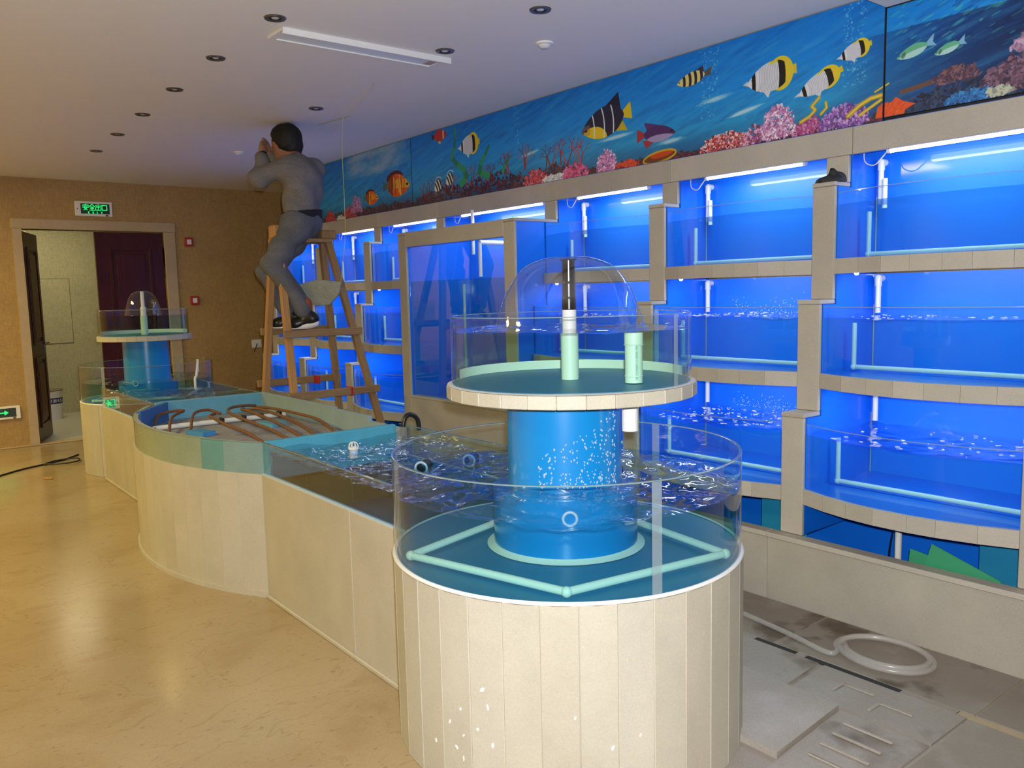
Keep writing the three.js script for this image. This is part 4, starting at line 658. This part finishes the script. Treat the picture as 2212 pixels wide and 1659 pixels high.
// ---------------------------------------------------------------- floor things
{
  const pts = [[-7.9, 0.008, 3.35], [-8.2, 0.008, 3.02], [-8.36, 0.008, 2.86], [-8.55, 0.008, 2.65], [-8.68, 0.008, 2.42], [-8.8, 0.008, 2.26], [-8.97, 0.008, 2.12]];
  tag(mesh('black_cable', merge([tube(pts, 0.008, 50, 8), tube([[-8.62, 0.016, 2.48], [-8.52, 0.016, 2.34], [-8.56, 0.016, 2.2], [-8.72, 0.016, 2.18], [-8.74, 0.016, 2.34], [-8.62, 0.016, 2.48]], 0.007, 40, 8)]), M.black), 'black cable with a loop on the floor by the doorway', 'cable');
  const lf = new THREE.SphereGeometry(0.06, 10, 6).scale(1, 0.12, 0.4).rotateY(0.5).translate(-7.95, 0.006, 2.55); tag(mesh('dry_leaf', lf, std({ color: RGB(0.42, 0.24, 0.06), roughness: 0.9 })), 'curled brown scrap on the floor left of the far fountain', 'scrap');
}
{
  const g = thing('paint_bucket', 'white paint bucket with a blue band behind the open door', 'bucket', [-12.05, 0, 1.85]);
  mesh('body', lathe([[0, 0], [0.125, 0], [0.13, 0.01], [0.145, 0.345], [0.15, 0.35], [0.15, 0.37], [0.146, 0.372]], 40), M.white, g); mesh('lid', lathe([[0.146, 0.372], [0.155, 0.375], [0.155, 0.392], [0, 0.394]], 40), std({ color: RGB(0.25, 0.2, 0.1), roughness: 0.6 }), g);
  const t = canvasTex(512, 64, (c, w, h) => { c.fillStyle = '#2a2a66'; c.fillRect(0, 0, w, h); c.fillStyle = '#d8d8e6'; c.font = 'bold 46px sans-serif'; for (let k = 0; k < 4; k++) c.fillText('DULUX', 8 + k * 128, 48); });
  const b = lathe([[0.1412, 0.21], [0.1445, 0.285]], 40); mesh('printed_band', b, std({ map: t, roughness: 0.5 }), g);
}
// dusty unfinished floor strip between island and tanks with loose slabs
{
  const g = thing('service_strip', 'dusty stained stone floor strip between island and tank base', 'paving');
  const xs = [-8.5, -7.3, -6.1, -4.9, -3.7, -2.5, -1.95, -1.15, 0.1, 1.3, 2.4];
  for (let k = 0; k + 1 < xs.length; k++) mesh('stone_slab', cb(xs[k] + 0.002, xs[k + 1] - 0.002, -0.01, 0.004, 0.39, 0.80, 0.002), M.dirt, g);
  for (const [a, b] of [[-1.15, -0.3], [-0.3, 0.6], [0.6, 1.5]]) mesh('stone_slab', cb(a + 0.002, b - 0.002, -0.01, 0.004, 0.84, 1.7, 0.002), M.dirt, g);
  mesh('drain_slot', bx(-2.4, -1.2, -0.01, 0.0015, 0.802, 0.838), M.dark, g); mesh('mortar_bed', bx(-2.45, -0.5, -0.01, 0.001, 0.838, 1.72), M.slab[1], g);
  for (const [a, b] of [[-2.4, -2.03], [-1.83, -1.79], [-1.40, -1.2]]) mesh('slot_cover', cb(a, b, 0, 0.006, 0.802, 0.838, 0.002), M.slab[1], g);
}
[[[-2.4, 0.842], [-1.72, 0.842], [-1.70, 1.10], [-2.4, 1.10], 0.008, 'pale dusty slab beside the drain slot'], [[-1.695, 0.842], [-1.16, 0.842], [-1.16, 1.10], [-1.68, 1.10], 0.008, 'mud-stained slab at the end of the drain slot'], [[-1.92, 1.115], [-1.475, 1.115], [-1.44, 1.54], [-1.90, 1.54], 0.024, 'loose raised slab leaning against the near fountain'], [[-1.465, 1.115], [-1.16, 1.115], [-1.16, 1.7], [-1.42, 1.7], 0.008, 'ribbed slab right of the loose slab']].forEach(([a, b, c, d, h, label], k) => {
  const g = thing('floor_slab', label, 'slab', [0, 0, 0], 'loose floor slabs'); mesh('slab', prism([a, d, c, b].reverse(), 0, h, k), M.slab[k % 3], g);
  if (k === 3) for (let q = 0; q < 4; q++) mesh('rib', cb(-1.41 + q * 0.008, -1.24 + q * 0.006, h, h + 0.007, 1.19 + q * 0.085, 1.202 + q * 0.085, 0.003).rotateY(0), M.slab[2], g);
  if (k === 1) for (const [x, z] of [[-1.5, 0.93], [-1.34, 0.97]]) mesh('mortar_ridge', merge([cb(x - 0.06, x + 0.06, h, h + 0.006, z, z + 0.012, 0.002), cb(x - 0.066, x - 0.054, h, h + 0.006, z, z + 0.08, 0.002)]), M.slab[2], g);
});
{
  const pts = [[-2.5, 0.016, 0.62], [-2.2, 0.016, 0.66], [-1.95, 0.016, 0.70], [-1.75, 0.016, 0.745]];
  for (let k = 0; k <= 26; k++) { const a = 2.4 + k / 26 * 4.1 * Math.PI, r = 0.185 - 0.035 * (k / 26); pts.push([-1.575 + Math.cos(a) * r * 1.05, 0.017 + 0.02 * (k / 26), 0.605 + Math.sin(a) * r * 0.85]); }
  tag(mesh('clear_hose', tube(pts, 0.011, 220, 10), M.hose), 'clear plastic hose coiled on the dusty floor by the tank base', 'hose');
}
// sump things
{
  const g = thing('green_sheet', 'folded green sheet propped in the sump under the rightmost bay', 'sheet', [0, 0, 0]);
  const sh = (pts, z, mat) => { const s = new THREE.Shape(pts.map(([x, y]) => new THREE.Vector2(x, y))); const e = new THREE.ExtrudeGeometry(s, { depth: 0.004, bevelEnabled: false }); e.translate(0, 0, z); mesh('leaf', e, mat, g); };
  const mg = std({ color: RGB(0.035, 0.30, 0.15), roughness: 0.6 });
  sh([[-1.645, 0.28], [-1.635, 0.375], [-1.50, 0.355], [-1.49, 0.28]], 0.285, mg); sh([[-1.57, 0.29], [-1.535, 0.425], [-1.27, 0.335], [-1.25, 0.29]], 0.312, mg);
  mesh('lining', cb(-1.45, -1.21, 0.013, 0.47, 0.06, 0.066, 0.002).rotateY(0), std({ color: RGB(0.01, 0.22, 0.42), roughness: 0.5 }), g);
  const p = thing('sump_pump', 'white pump pipe standing in the sump under the rightmost bay', 'pump', [-1.80, 0, 0.06]);
  mesh('riser', rod([0, 0.2, 0], [0, 0.485, 0], 0.015), M.pvc, p); mesh('motor', rod([0, 0.013, 0], [0, 0.2, 0], 0.026), M.black, p); mesh('power_lead', tube([[-0.02, 0.15, 0], [-0.04, 0.25, 0], [-0.025, 0.38, 0], [-0.03, 0.48, 0]], 0.004, 16, 6), M.black, p);
  const q = thing('sump_lining', 'turquoise lining sheet in the sump by the second post from the right', 'sheet', [0, 0, 0]); mesh('sheet', cb(-2.50, -2.24, 0.013, 0.45, 0.1, 0.106, 0.002), std({ color: RGB(0.01, 0.25, 0.45), roughness: 0.5 }), q);
}
{ // black cloth on a post
  const s = new THREE.SphereGeometry(1, 22, 14), p = s.attributes.position; for (let i = 0; i < p.count; i++) { const x = p.getX(i), y = p.getY(i), z = p.getZ(i), w = 1 + 0.18 * Math.sin(x * 6 + z * 4) + 0.12 * Math.sin(z * 9); p.setXYZ(i, x * 0.062 * w, Math.max(0, y) * (0.030 + 0.022 * (x > 0 ? 1 : 0.2)) * w, z * 0.05 * w); } s.computeVertexNormals();
  tag(mesh('black_cloth', s.translate(-2.165, 1.976, 0.065), M.dark), 'crumpled black cloth on top of the second post from the right', 'cloth');
}

// ---------------------------------------------------------------- tray and channel things
[[[-5.46, 2.30], [-5.71, 2.21], [-5.8, 2.1], [-5.78, 2.02], [-5.57, 2.16], [-5.16, 2.30]], [[-5.29, 2.13], [-5.59, 2.01], [-5.7, 1.88], [-5.63, 1.82]], [[-4.31, 2.0], [-4.57, 2.03], [-4.92, 2.03], [-5.2, 2.0], [-5.46, 1.95], [-5.66, 1.85]], [[-4.27, 1.86], [-4.57, 1.88], [-4.93, 1.87], [-5.24, 1.86], [-5.52, 1.81], [-5.73, 1.7], [-5.82, 1.56], [-5.85, 1.49]], [[-4.29, 1.78], [-4.59, 1.79], [-4.99, 1.75], [-5.38, 1.71], [-5.61, 1.68], [-5.76, 1.61]], [[-4.29, 1.7], [-4.72, 1.67], [-5.09, 1.64], [-5.51, 1.6], [-5.7, 1.61]], [[-4.3, 1.58], [-4.7, 1.53], [-5.04, 1.53], [-5.46, 1.52], [-5.79, 1.5]]].forEach((pl, k) => {
  const n = pl.length, pts = pl.map(([x, z], i) => [x, i === 0 || (i === n - 1 && k === 0) ? 0.684 : 0.72 + 0.03 * Math.sin(i / (n - 1) * Math.PI), z]);
  tag(mesh('bent_rod', tube(pts, 0.0095, 50, 8), M.rust), ['leftmost bent rusty rod of the tray, doubled back on itself', 'short hooked rusty rod in the left half of the tray', 'bent rusty rod nearest the bowed front of the tray', 'fourth bent rusty rod, with the longest curl at its left end', 'fifth bent rusty rod counted from the bowed front', 'sixth bent rusty rod counted from the bowed front', 'rusty rod lying closest to the back wall of the tray'][k], 'rod', 'bent rods in the tray');
});
{
  const g = thing('tray_pipe', 'white pipe with black fittings lying across the tray', 'pipe'); mesh('pipe', rod([-5.50, 0.69, 2.30], [-5.47, 0.69, 1.43], 0.016), M.pvc, g);
  for (const z of [1.87, 1.72, 1.60, 1.47]) mesh('fitting', merge([new THREE.CylinderGeometry(0.02, 0.02, 0.024, 14).rotateX(Math.PI / 2).translate(-5.485, 0.69, z), cb(-5.50, -5.44, 0.685, 0.715, z - 0.008, z + 0.008, 0.003)]), M.black, g);
  [[[-5.2, 1.74], [-5.03, 1.70], [-5.1, 1.58], [-5.24, 1.62], 'pale blue foam offcut in the middle of the tray'], [[-5.22, 2.18], [-5.02, 2.14], [-5.06, 2.05], [-5.2, 2.09], 'blue foam offcut near the bowed tray front']].forEach(([a, b, c, d, l], k) => tag(mesh('foam_offcut', prism([a, b, c, d], 0.673, 0.70), k ? std({ color: RGB(0.06, 0.28, 0.6), roughness: 0.8 }) : M.foam), l, 'offcut', 'foam offcuts in the tray'));
}
function strainer(x, y, z, label) {
  const g = thing('strainer_cap', label, 'strainer', [x, y, z], 'strainer caps'), ribs = []; mesh('collar', lathe([[0.018, 0], [0.026, 0], [0.026, 0.012], [0.018, 0.012], [0.018, 0]], 24), M.pvc, g);
  for (let k = 0; k < 8; k++) mesh('rib', tube([[0.024, 0.01, 0], [0.021, 0.026, 0], [0.012, 0.035, 0], [0, 0.038, 0]], 0.0028, 8, 5).rotateY(k * Math.PI / 4), M.pvc, g);
  mesh('stem', rod([0, -0.04, 0], [0, 0.002, 0], 0.02, 16), M.pvcGrey, g);
}
strainer(-3.62, 0.75, 1.86, 'white ribbed strainer cap above the water beside the tray divider');
{
  const g = thing('hook_pipe', 'dark rubber hook pipe over the back glass of the near channel', 'pipe', [-3.83, 0, 1.40]);
  mesh('hook', tube([[0, 0.72, 0.05], [0, 0.80, 0.05], [0, 0.845, 0.03], [0, 0.85, -0.005], [0, 0.82, -0.04], [0, 0.76, -0.05]], 0.013, 30, 10), M.black, g); mesh('clear_sleeve', rod([0.0, 0.70, 0.05], [0, 0.79, 0.05], 0.017), M.hose, g);
  for (const [x, z, l] of [[-2.98, 1.62, 'open white pipe end above the channel water near the back glass'], [-3.0, 1.86, 'half-sunk white pipe end in the channel near the fountain glass']]) { const q = thing('pipe_end', l, 'pipe', [x, 0.752, z], 'pipe ends in the near channel'); mesh('ring', new THREE.TorusGeometry(0.026, 0.005, 8, 24).rotateY(0.7), M.pvcGrey, q); mesh('stub', new THREE.CylinderGeometry(0.026, 0.026, 0.08, 20, 1, true).rotateX(Math.PI / 2).rotateY(0.7).translate(-0.02, 0, -0.03), M.dark, q); }
  const u = thing('siphon_pipe', 'white siphon pipe hooked over the rim of the far fountain pool', 'pipe', [-7.46, 0, 1.40]);
  mesh('siphon', tube([[0.05, 0.72, 0.03], [0.05, 0.80, 0.03], [0.03, 0.82, 0.02], [0.0, 0.83, 0.0], [-0.01, 0.94, -0.02], [-0.04, 0.965, -0.03], [-0.075, 0.94, -0.04], [-0.08, 0.86, -0.04]], 0.011, 60, 8, false, 0.2), M.pvc, u);
}

// ---------------------------------------------------------------- step ladder
{
  const g = thing('step_ladder', 'site-built wooden A-frame ladder under the working man', 'ladder'), S = [0, 0, 1];
  const A = { nl: [[-5.86, 1.97, 1.25], [-5.45, 0.005, 1.318]], nr: [[-5.86, 1.95, 0.86], [-5.47, 0.005, 0.53]], fl: [[-5.94, 1.97, 1.25], [-6.33, 0.005, 1.30]], fr: [[-5.94, 1.95, 0.86], [-6.36, 0.005, 0.54]] };
  const at = (k, y) => { const [a, b] = A[k], t = (a[1] - y) / (a[1] - b[1]); return a.map((v, i) => v + (b[i] - v) * t); };
  for (const k of ['nl', 'nr', 'fl', 'fr']) mesh('leg', beamBar(A[k][1], A[k][0], 0.05, 0.045, S), k[1] === 'l' ? M.woodPale : M.wood, g);
  for (const [s, dx] of [['n', 0.035], ['f', -0.035]]) for (const y of s === 'n' ? [1.235, 0.79, 0.38] : [1.245, 0.84, 0.4]) { const a = at(s + 'l', y), b = at(s + 'r', y), d = a.map((v, i) => (v - b[i]) * 0.09); mesh('rung', beamBar([a[0] + dx + d[0], y, a[2] + d[2]], [b[0] + dx - d[0], y, b[2] - d[2]], 0.055, 0.03, [0, 1, 0]), M.wood, g); }
  mesh('top_block', cb(-6.0, -5.80, 1.93, 2.0, 0.80, 0.92, 0.012), M.wood, g); mesh('top_block', cb(-5.96, -5.85, 1.93, 2.03, 1.21, 1.28, 0.012), M.woodPale, g);
  mesh('top_step', cb(-6.0, -5.8, 1.905, 1.935, 0.84, 1.27, 0.006), M.wood, g);
  mesh('hinge_block', new THREE.SphereGeometry(0.045, 12, 8).scale(1, 1, 0.7).translate(...at('nr', 1.60)), M.wood, g);
  for (const [k, k2, y] of [['nr', 'nl', 0.79], ['fr', 'fl', 0.84]]) { const a = at(k, y), b = at(k2, y), q = a.map((v, i) => v + (b[i] - v) * 0.3); mesh('red_tie', cb(q[0] - 0.03, q[0] + 0.06, y - 0.034, y + 0.034, q[2] - 0.008, q[2] + 0.008, 0.003), M.red, g); }
  tag(mesh('canvas_bag', (() => { const s = new THREE.Shape([[-0.15, 0.09], [-0.02, 0.12], [0.15, 0.10], [0.13, 0.02], [0.06, -0.055], [-0.04, -0.06], [-0.1, -0.03]].map(([x, y]) => new THREE.Vector2(x, y))); const e = new THREE.ExtrudeGeometry(s, { depth: 0.02, bevelEnabled: true, bevelSize: 0.008, bevelThickness: 0.008, bevelSegments: 2 }); e.rotateY(0.92); return boxUV(e.translate(-5.735, 1.50, 0.985)); })(), M.canvas), 'pale canvas sheet slung between the ladder legs', 'bag');
  tag(mesh('hanging_string', tube([[-5.568, 2.8, 0.83], [-5.60, 2.55, 0.83], [-5.58, 2.2, 0.84], [-5.60, 1.92, 0.84], [-5.70, 1.6, 0.84]], 0.0022, 40, 5), std({ color: RGB(0.55, 0.5, 0.25), roughness: 0.8 })), 'thin yellow string hanging from the ceiling beside the man', 'string');
  tag(mesh('ceiling_wire', tube([[-4.62, 2.797, 1.10], [-4.9, 2.796, 1.0], [-5.3, 2.795, 0.89], [-5.6, 2.79, 0.81], [-5.9, 2.77, 0.72], [-6.1, 2.735, 0.66]], 0.003, 40, 5), M.white), 'thin white wire drooping along the ceiling right of the man', 'wire');
  tag(mesh('ceiling_tape', bx(-0.22, 0.22, 2.7975, 2.7995, -0.009, 0.009).rotateY(0.12).translate(-5.76, 0, 0.81), std({ color: RGB(0.6, 0.55, 0.36), roughness: 0.7 })), 'short strip of yellowed tape on the ceiling above the man', 'tape');
}

// ---------------------------------------------------------------- the man on the ladder
// distance field of tapered capsules, meshed by surface nets
function cap(p, a, b, ra, rb) { const ax = p[0] - a[0], ay = p[1] - a[1], az = p[2] - a[2], bx_ = b[0] - a[0], by = b[1] - a[1], bz = b[2] - a[2], L = bx_ * bx_ + by * by + bz * bz, t = Math.max(0, Math.min(1, L ? (ax * bx_ + ay * by + az * bz) / L : 0)), dx = ax - bx_ * t, dy = ay - by * t, dz = az - bz * t; return Math.sqrt(dx * dx + dy * dy + dz * dz) - (ra + (rb - ra) * t); }
const smin = (a, b, k) => { const h = Math.max(0, k - Math.abs(a - b)) / k; return Math.min(a, b) - h * h * k * 0.25; };
function surfaceNet(f, lo, hi, c) {
  const n = lo.map((v, i) => Math.ceil((hi[i] - v) / c) + 1), [nx, ny, nz] = n, F = new Float32Array(nx * ny * nz), at = (i, j, k) => (k * ny + j) * nx + i;
  for (let k = 0; k < nz; k++) for (let j = 0; j < ny; j++) for (let i = 0; i < nx; i++) F[at(i, j, k)] = f([lo[0] + i * c, lo[1] + j * c, lo[2] + k * c]);
  const id = new Int32Array(nx * ny * nz).fill(-1), P = [], T = [];
  for (let k = 0; k < nz - 1; k++) for (let j = 0; j < ny - 1; j++) for (let i = 0; i < nx - 1; i++) {
    let s = [0, 0, 0], m = 0; const v = []; for (let q = 0; q < 8; q++) v.push(F[at(i + (q & 1), j + ((q >> 1) & 1), k + (q >> 2))]);
    for (const [a, b] of [[0, 1], [2, 3], [4, 5], [6, 7], [0, 2], [1, 3], [4, 6], [5, 7], [0, 4], [1, 5], [2, 6], [3, 7]]) if ((v[a] < 0) !== (v[b] < 0)) { const t = v[a] / (v[a] - v[b]); for (let d = 0; d < 3; d++) { const pa = (a >> d) & 1, pb = (b >> d) & 1; s[d] += pa + (pb - pa) * t; } m++; }
    if (m) { id[at(i, j, k)] = P.length / 3; P.push(lo[0] + (i + s[0] / m) * c, lo[1] + (j + s[1] / m) * c, lo[2] + (k + s[2] / m) * c); }
  }
  for (let k = 1; k < nz - 1; k++) for (let j = 1; j < ny - 1; j++) for (let i = 1; i < nx - 1; i++) {
    const a = F[at(i, j, k)] < 0, quad = (p, q, r, s, flip) => { if (p < 0 || q < 0 || r < 0 || s < 0) return; flip ? T.push(p, r, q, p, s, r) : T.push(p, q, r, p, r, s); };
    if (a !== F[at(i + 1, j, k)] < 0) quad(id[at(i, j - 1, k - 1)], id[at(i, j, k - 1)], id[at(i, j, k)], id[at(i, j - 1, k)], !a);
    if (a !== F[at(i, j + 1, k)] < 0) quad(id[at(i - 1, j, k - 1)], id[at(i - 1, j, k)], id[at(i, j, k)], id[at(i, j, k - 1)], !a);
    if (a !== F[at(i, j, k + 1)] < 0) quad(id[at(i - 1, j - 1, k)], id[at(i, j - 1, k)], id[at(i, j, k)], id[at(i - 1, j, k)], !a);
  }
  const g = new THREE.BufferGeometry(); g.setAttribute('position', new THREE.Float32BufferAttribute(P, 3)); g.setIndex(T); g.computeVertexNormals();
  const uv = new Float32Array(P.length / 3 * 2); for (let i = 0; i < P.length / 3; i++) { uv[i * 2] = P[i * 3] + P[i * 3 + 2]; uv[i * 2 + 1] = P[i * 3 + 1]; } g.setAttribute('uv', new THREE.BufferAttribute(uv, 2)); return g;
}
{
  const J = { pelvis: [-5.888, 2.05, 1.044], waist: [-5.897, 2.16, 1.033], chest: [-5.906, 2.36, 1.006], neck: [-5.951, 2.525, 1.032], head: [-6.032, 2.655, 1.076], shL: [-5.888, 2.455, 1.128], elL: [-5.994, 2.377, 1.309], wrL: [-6.101, 2.565, 1.232], shR: [-5.965, 2.465, 0.895], elR: [-6.20, 2.47, 1.0], wrR: [-6.27, 2.60, 1.10], hipL: [-5.837, 2.03, 1.110], knL: [-5.867, 1.754, 1.292], anL: [-5.726, 1.385, 1.116], hipR: [-5.947, 2.03, 0.985], knR: [-6.19, 1.70, 1.21], anR: [-6.03, 1.39, 1.115] };
  const unit = (a) => { const l = Math.hypot(...a); return a.map((v) => v / l); }, add = (a, b, s = 1) => a.map((v, i) => v + b[i] * s), lerp3 = (a, b, t) => a.map((v, i) => v + (b[i] - v) * t);
  const face = unit([-0.72, -0.12, 0.66]), side = unit([0.66, 0, 0.72]);    // where he looks; his left
  const up = [-0.06, 0.99, 0.05];
  const g = thing('person', 'man in grey jumper and jeans sitting on the ladder, arms raised to the ceiling', 'person', J.pelvis), o = g.position.toArray();
  const put = (name, f, lo, hi, c, mat, par = g) => { const q = surfaceNet(f, lo, hi, c); q.translate(-o[0], -o[1], -o[2]); return mesh(name, q, mat, par); };
  // hand: palm, four fingers, thumb
  const hand = (w, d, s, n, list) => { const dir = unit(d), wid = unit(s), pal = add(w, dir, 0.055); list.push([w, pal, 0.024, 0.026]); list.push([add(w, wid, -0.02), add(pal, wid, -0.022), 0.018, 0.018], [add(w, wid, 0.018), add(pal, wid, 0.022), 0.018, 0.018]); [[-0.031, 0.034], [-0.011, 0.044], [0.010, 0.040], [0.030, 0.028]].forEach(([q, L]) => { const a = add(add(w, dir, 0.08), wid, q), b = add(add(a, dir, L * 0.7), n, L * 0.35), c = add(add(b, dir, L * 0.35), n, L * 0.65); list.push([add(pal, wid, q * 0.8), a, 0.0105, 0.01], [a, b, 0.0098, 0.009], [b, c, 0.009, 0.008]); }); const t0 = add(add(w, dir, 0.025), wid, -0.028), t1 = add(add(t0, wid, -0.026), dir, 0.02), t2 = add(add(t1, dir, 0.03), n, 0.012); list.push([t0, t1, 0.013, 0.011], [t1, t2, 0.011, 0.009]); };
  const hd = (a, b, c_) => add(add(add(J.head, face, a), up, b), side, c_);
  const skin = [[J.neck, add(J.head, up, -0.06), 0.055, 0.05], [J.pelvis, J.chest, 0.10, 0.11], [J.chest, J.neck, 0.11, 0.05], [J.shL, J.shR, 0.045, 0.045], [J.shL, J.elL, 0.045, 0.036], [J.elL, J.wrL, 0.036, 0.026], [J.shR, J.elR, 0.045, 0.036], [J.elR, J.wrR, 0.036, 0.026], [J.hipL, J.knL, 0.07, 0.05], [J.knL, J.anL, 0.048, 0.034], [J.hipR, J.knR, 0.07, 0.05], [J.knR, J.anR, 0.048, 0.034]];
  const hands = []; hand(J.wrL, [-0.30, 0.86, -0.2], [0.6, 0.15, 0.75], [-0.4, 0, -0.5], hands); hand(J.wrR, [-0.05, 0.9, 0.25], [-0.6, 0.1, -0.6], [0.3, 0, 0.4], hands);
  const headF = (p) => {
    let d = cap(p, hd(-0.012, 0.03, 0), hd(0.006, 0.02, 0), 0.088, 0.086); d = smin(d, cap(p, hd(0.045, -0.05, 0), hd(0.03, -0.01, 0), 0.052, 0.07), 0.04); d = smin(d, cap(p, hd(0.072, -0.095, 0), hd(0.05, -0.08, 0), 0.022, 0.035), 0.035);   // skull, jaw, chin
    d = smin(d, cap(p, hd(0.092, 0.0, 0), hd(0.112, -0.032, 0), 0.010, 0.014), 0.014);                                                                                               // nose
    for (const s of [-1, 1]) { d = smin(d, cap(p, hd(-0.005, -0.005, s * 0.084), hd(-0.012, -0.04, s * 0.082), 0.013, 0.009), 0.01); d = Math.max(d, -cap(p, hd(0.102, 0.012, s * 0.034), hd(0.102, 0.012, s * 0.034), 0.016, 0.016)); d = Math.min(d, cap(p, hd(0.080, 0.012, s * 0.034), hd(0.080, 0.012, s * 0.034), 0.014, 0.014)); }
    d = smin(d, cap(p, hd(0.092, -0.062, -0.02), hd(0.092, -0.062, 0.02), 0.008, 0.008), 0.008); return d;
  };
  const bodyF = (p) => { let d = headF(p); for (const [a, b, x, y] of skin) d = smin(d, cap(p, a, b, x, y), 0.03); for (const [a, b, x, y] of hands) d = smin(d, cap(p, a, b, x, y), 0.008); return d; };
  const skinM = std({ color: RGB(0.36, 0.17, 0.09), roughness: 0.55 });
  put('body', bodyF, [-6.5, 1.30, 0.75], [-5.58, 2.8, 1.45], 0.011, skinM);
  // hair cap
  const hairF = (p) => { let d = cap(p, hd(-0.022, 0.035, 0), hd(0.004, 0.042, 0), 0.108, 0.100); d = smin(d, cap(p, hd(-0.055, -0.03, 0), hd(-0.03, 0.0, 0), 0.068, 0.09), 0.04); d = smin(d, cap(p, hd(-0.06, -0.085, 0), hd(-0.055, -0.05, 0), 0.05, 0.065), 0.03); for (const s of [-1, 1]) d = smin(d, cap(p, hd(0.0, 0.01, s * 0.068), hd(-0.015, -0.035, s * 0.072), 0.034, 0.022), 0.02); d = Math.max(d, -cap(p, hd(0.12, -0.05, 0), hd(0.10, 0.015, 0), 0.09, 0.07)); return d + 0.003 * Math.sin(p[0] * 160) * Math.sin(p[2] * 150 + p[1] * 40); };
  put('hair', hairF, [-6.24, 2.48, 0.85], [-5.85, 2.82, 1.3], 0.009, std({ color: RGB(0.006, 0.005, 0.005), roughness: 0.7 }));
  // jumper
  const fold = (p) => 0.006 * Math.sin(p[1] * 34 + p[0] * 22 - p[2] * 14) + 0.005 * Math.sin(p[1] * 19 - p[2] * 30);
  const jumpF = (p) => { let d = cap(p, add(J.waist, side, 0.05), add(J.chest, side, 0.07), 0.118, 0.128); d = smin(d, cap(p, add(J.waist, side, -0.05), add(J.chest, side, -0.07), 0.118, 0.128), 0.05); d = smin(d, cap(p, J.chest, lerp3(J.chest, J.neck, 0.8), 0.13, 0.075), 0.05); d = smin(d, cap(p, J.shL, J.shR, 0.075, 0.075), 0.06); for (const s of ['L', 'R']) { d = smin(d, cap(p, J['sh' + s], J['el' + s], 0.075, 0.066), 0.05); d = smin(d, cap(p, J['el' + s], lerp3(J['el' + s], J['wr' + s], 0.8), 0.064, 0.05), 0.04); } d = Math.max(d, 2.115 - p[1]); return d + fold(p); };
  const ju = put('jumper', jumpF, [-6.4, 2.08, 0.72], [-5.68, 2.62, 1.44], 0.013, std({ color: RGB(0.26, 0.245, 0.245), map: sized(clothTex, 0.3), roughness: 0.95 }));
  const navy = std({ color: RGB(0.012, 0.012, 0.02), roughness: 0.95 });
  const hemF = (p) => { let d = cap(p, add(J.waist, side, 0.05), add(add(J.waist, side, 0.05), [0, -0.05, 0]), 0.133, 0.131); d = smin(d, cap(p, add(J.waist, side, -0.05), add(add(J.waist, side, -0.05), [0, -0.05, 0]), 0.133, 0.131), 0.05); return Math.max(d, p[1] - 2.14 + 0.12 * (p[2] - 1.03), 2.065 - p[1] - 0.12 * (p[2] - 1.03)); };
  put('hem_band', hemF, [-6.12, 2.0, 0.8], [-5.68, 2.2, 1.28], 0.012, navy, ju);
  put('collar', (p) => Math.max(cap(p, lerp3(J.neck, J.head, -0.1), lerp3(J.neck, J.head, 0.26), 0.082, 0.068), 0), [-6.1, 2.4, 0.9], [-5.83, 2.66, 1.18], 0.01, navy, ju);
  for (const s of ['L', 'R']) { const a = lerp3(J['el' + s], J['wr' + s], 0.76), b = lerp3(J['el' + s], J['wr' + s], 0.98); put('cuff', (p) => cap(p, a, b, 0.046, 0.038), a.map((v, i) => Math.min(v, b[i]) - 0.07), a.map((v, i) => Math.max(v, b[i]) + 0.07), 0.009, navy, ju); }
  // jeans
  const jeanF = (p) => { let d = cap(p, add(J.pelvis, side, 0.05), add(J.pelvis, [0, 0.07, 0]), 0.125, 0.12); d = smin(d, cap(p, add(J.pelvis, side, -0.05), add(J.pelvis, [0, 0.07, 0]), 0.125, 0.12), 0.04); for (const s of ['L', 'R']) { d = smin(d, cap(p, J['hip' + s], J['kn' + s], 0.108, 0.082), 0.05); d = smin(d, cap(p, J['kn' + s], lerp3(J['kn' + s], J['an' + s], 0.92), 0.078, 0.068), 0.03); } return Math.max(d, p[1] - 2.125) + 0.9 * fold(p); };
  put('jeans', jeanF, [-6.4, 1.30, 0.8], [-5.58, 2.15, 1.46], 0.013, std({ color: RGB(0.17, 0.175, 0.20), map: sized(clothTex, 0.35), roughness: 0.95 }));
  // shoes
  for (const s of ['L', 'R']) {
    const an = J['an' + s], f = unit([-0.45, 0, 0.62]), toe = add([an[0], 1.298, an[2]], f, 0.145), ball = add([an[0], 1.303, an[2]], f, 0.08), heel = add([an[0], an[1] - 0.045, an[2]], f, -0.045);
    const sh = put('shoe', (p) => { let d = cap(p, toe, ball, 0.034, 0.042); d = smin(d, cap(p, ball, heel, 0.042, 0.04), 0.03); d = smin(d, cap(p, heel, add(an, [0, 0.0, 0]), 0.04, 0.042), 0.03); return Math.max(d, 1.268 - p[1]); }, add(toe, [-0.15, -0.1, -0.32]), add(toe, [0.32, 0.2, 0.15]), 0.008, M.black);
    put('sole', (p) => { let d = cap(p, add(toe, [0, -0.022, 0]), add(ball, [0, -0.028, 0]), 0.03, 0.036); d = smin(d, cap(p, add(ball, [0, -0.028, 0]), add(add(heel, f, -0.012), [0, -0.03, 0]), 0.036, 0.034), 0.02); return Math.max(d, 1.265 - p[1]); }, add(toe, [-0.15, -0.1, -0.34]), add(toe, [0.34, 0.2, 0.15]), 0.008, M.white, sh);
    put('sock', (p) => cap(p, add(an, [0, 0.03, 0]), add(an, [0, 0.07, 0]), 0.046, 0.044), add(an, [-0.08, -0.05, -0.08]), add(an, [0.08, 0.15, 0.08]), 0.009, std({ color: RGB(0.35, 0.08, 0.03), roughness: 0.9 }));
  }
}

renderer.render(scene, camera);
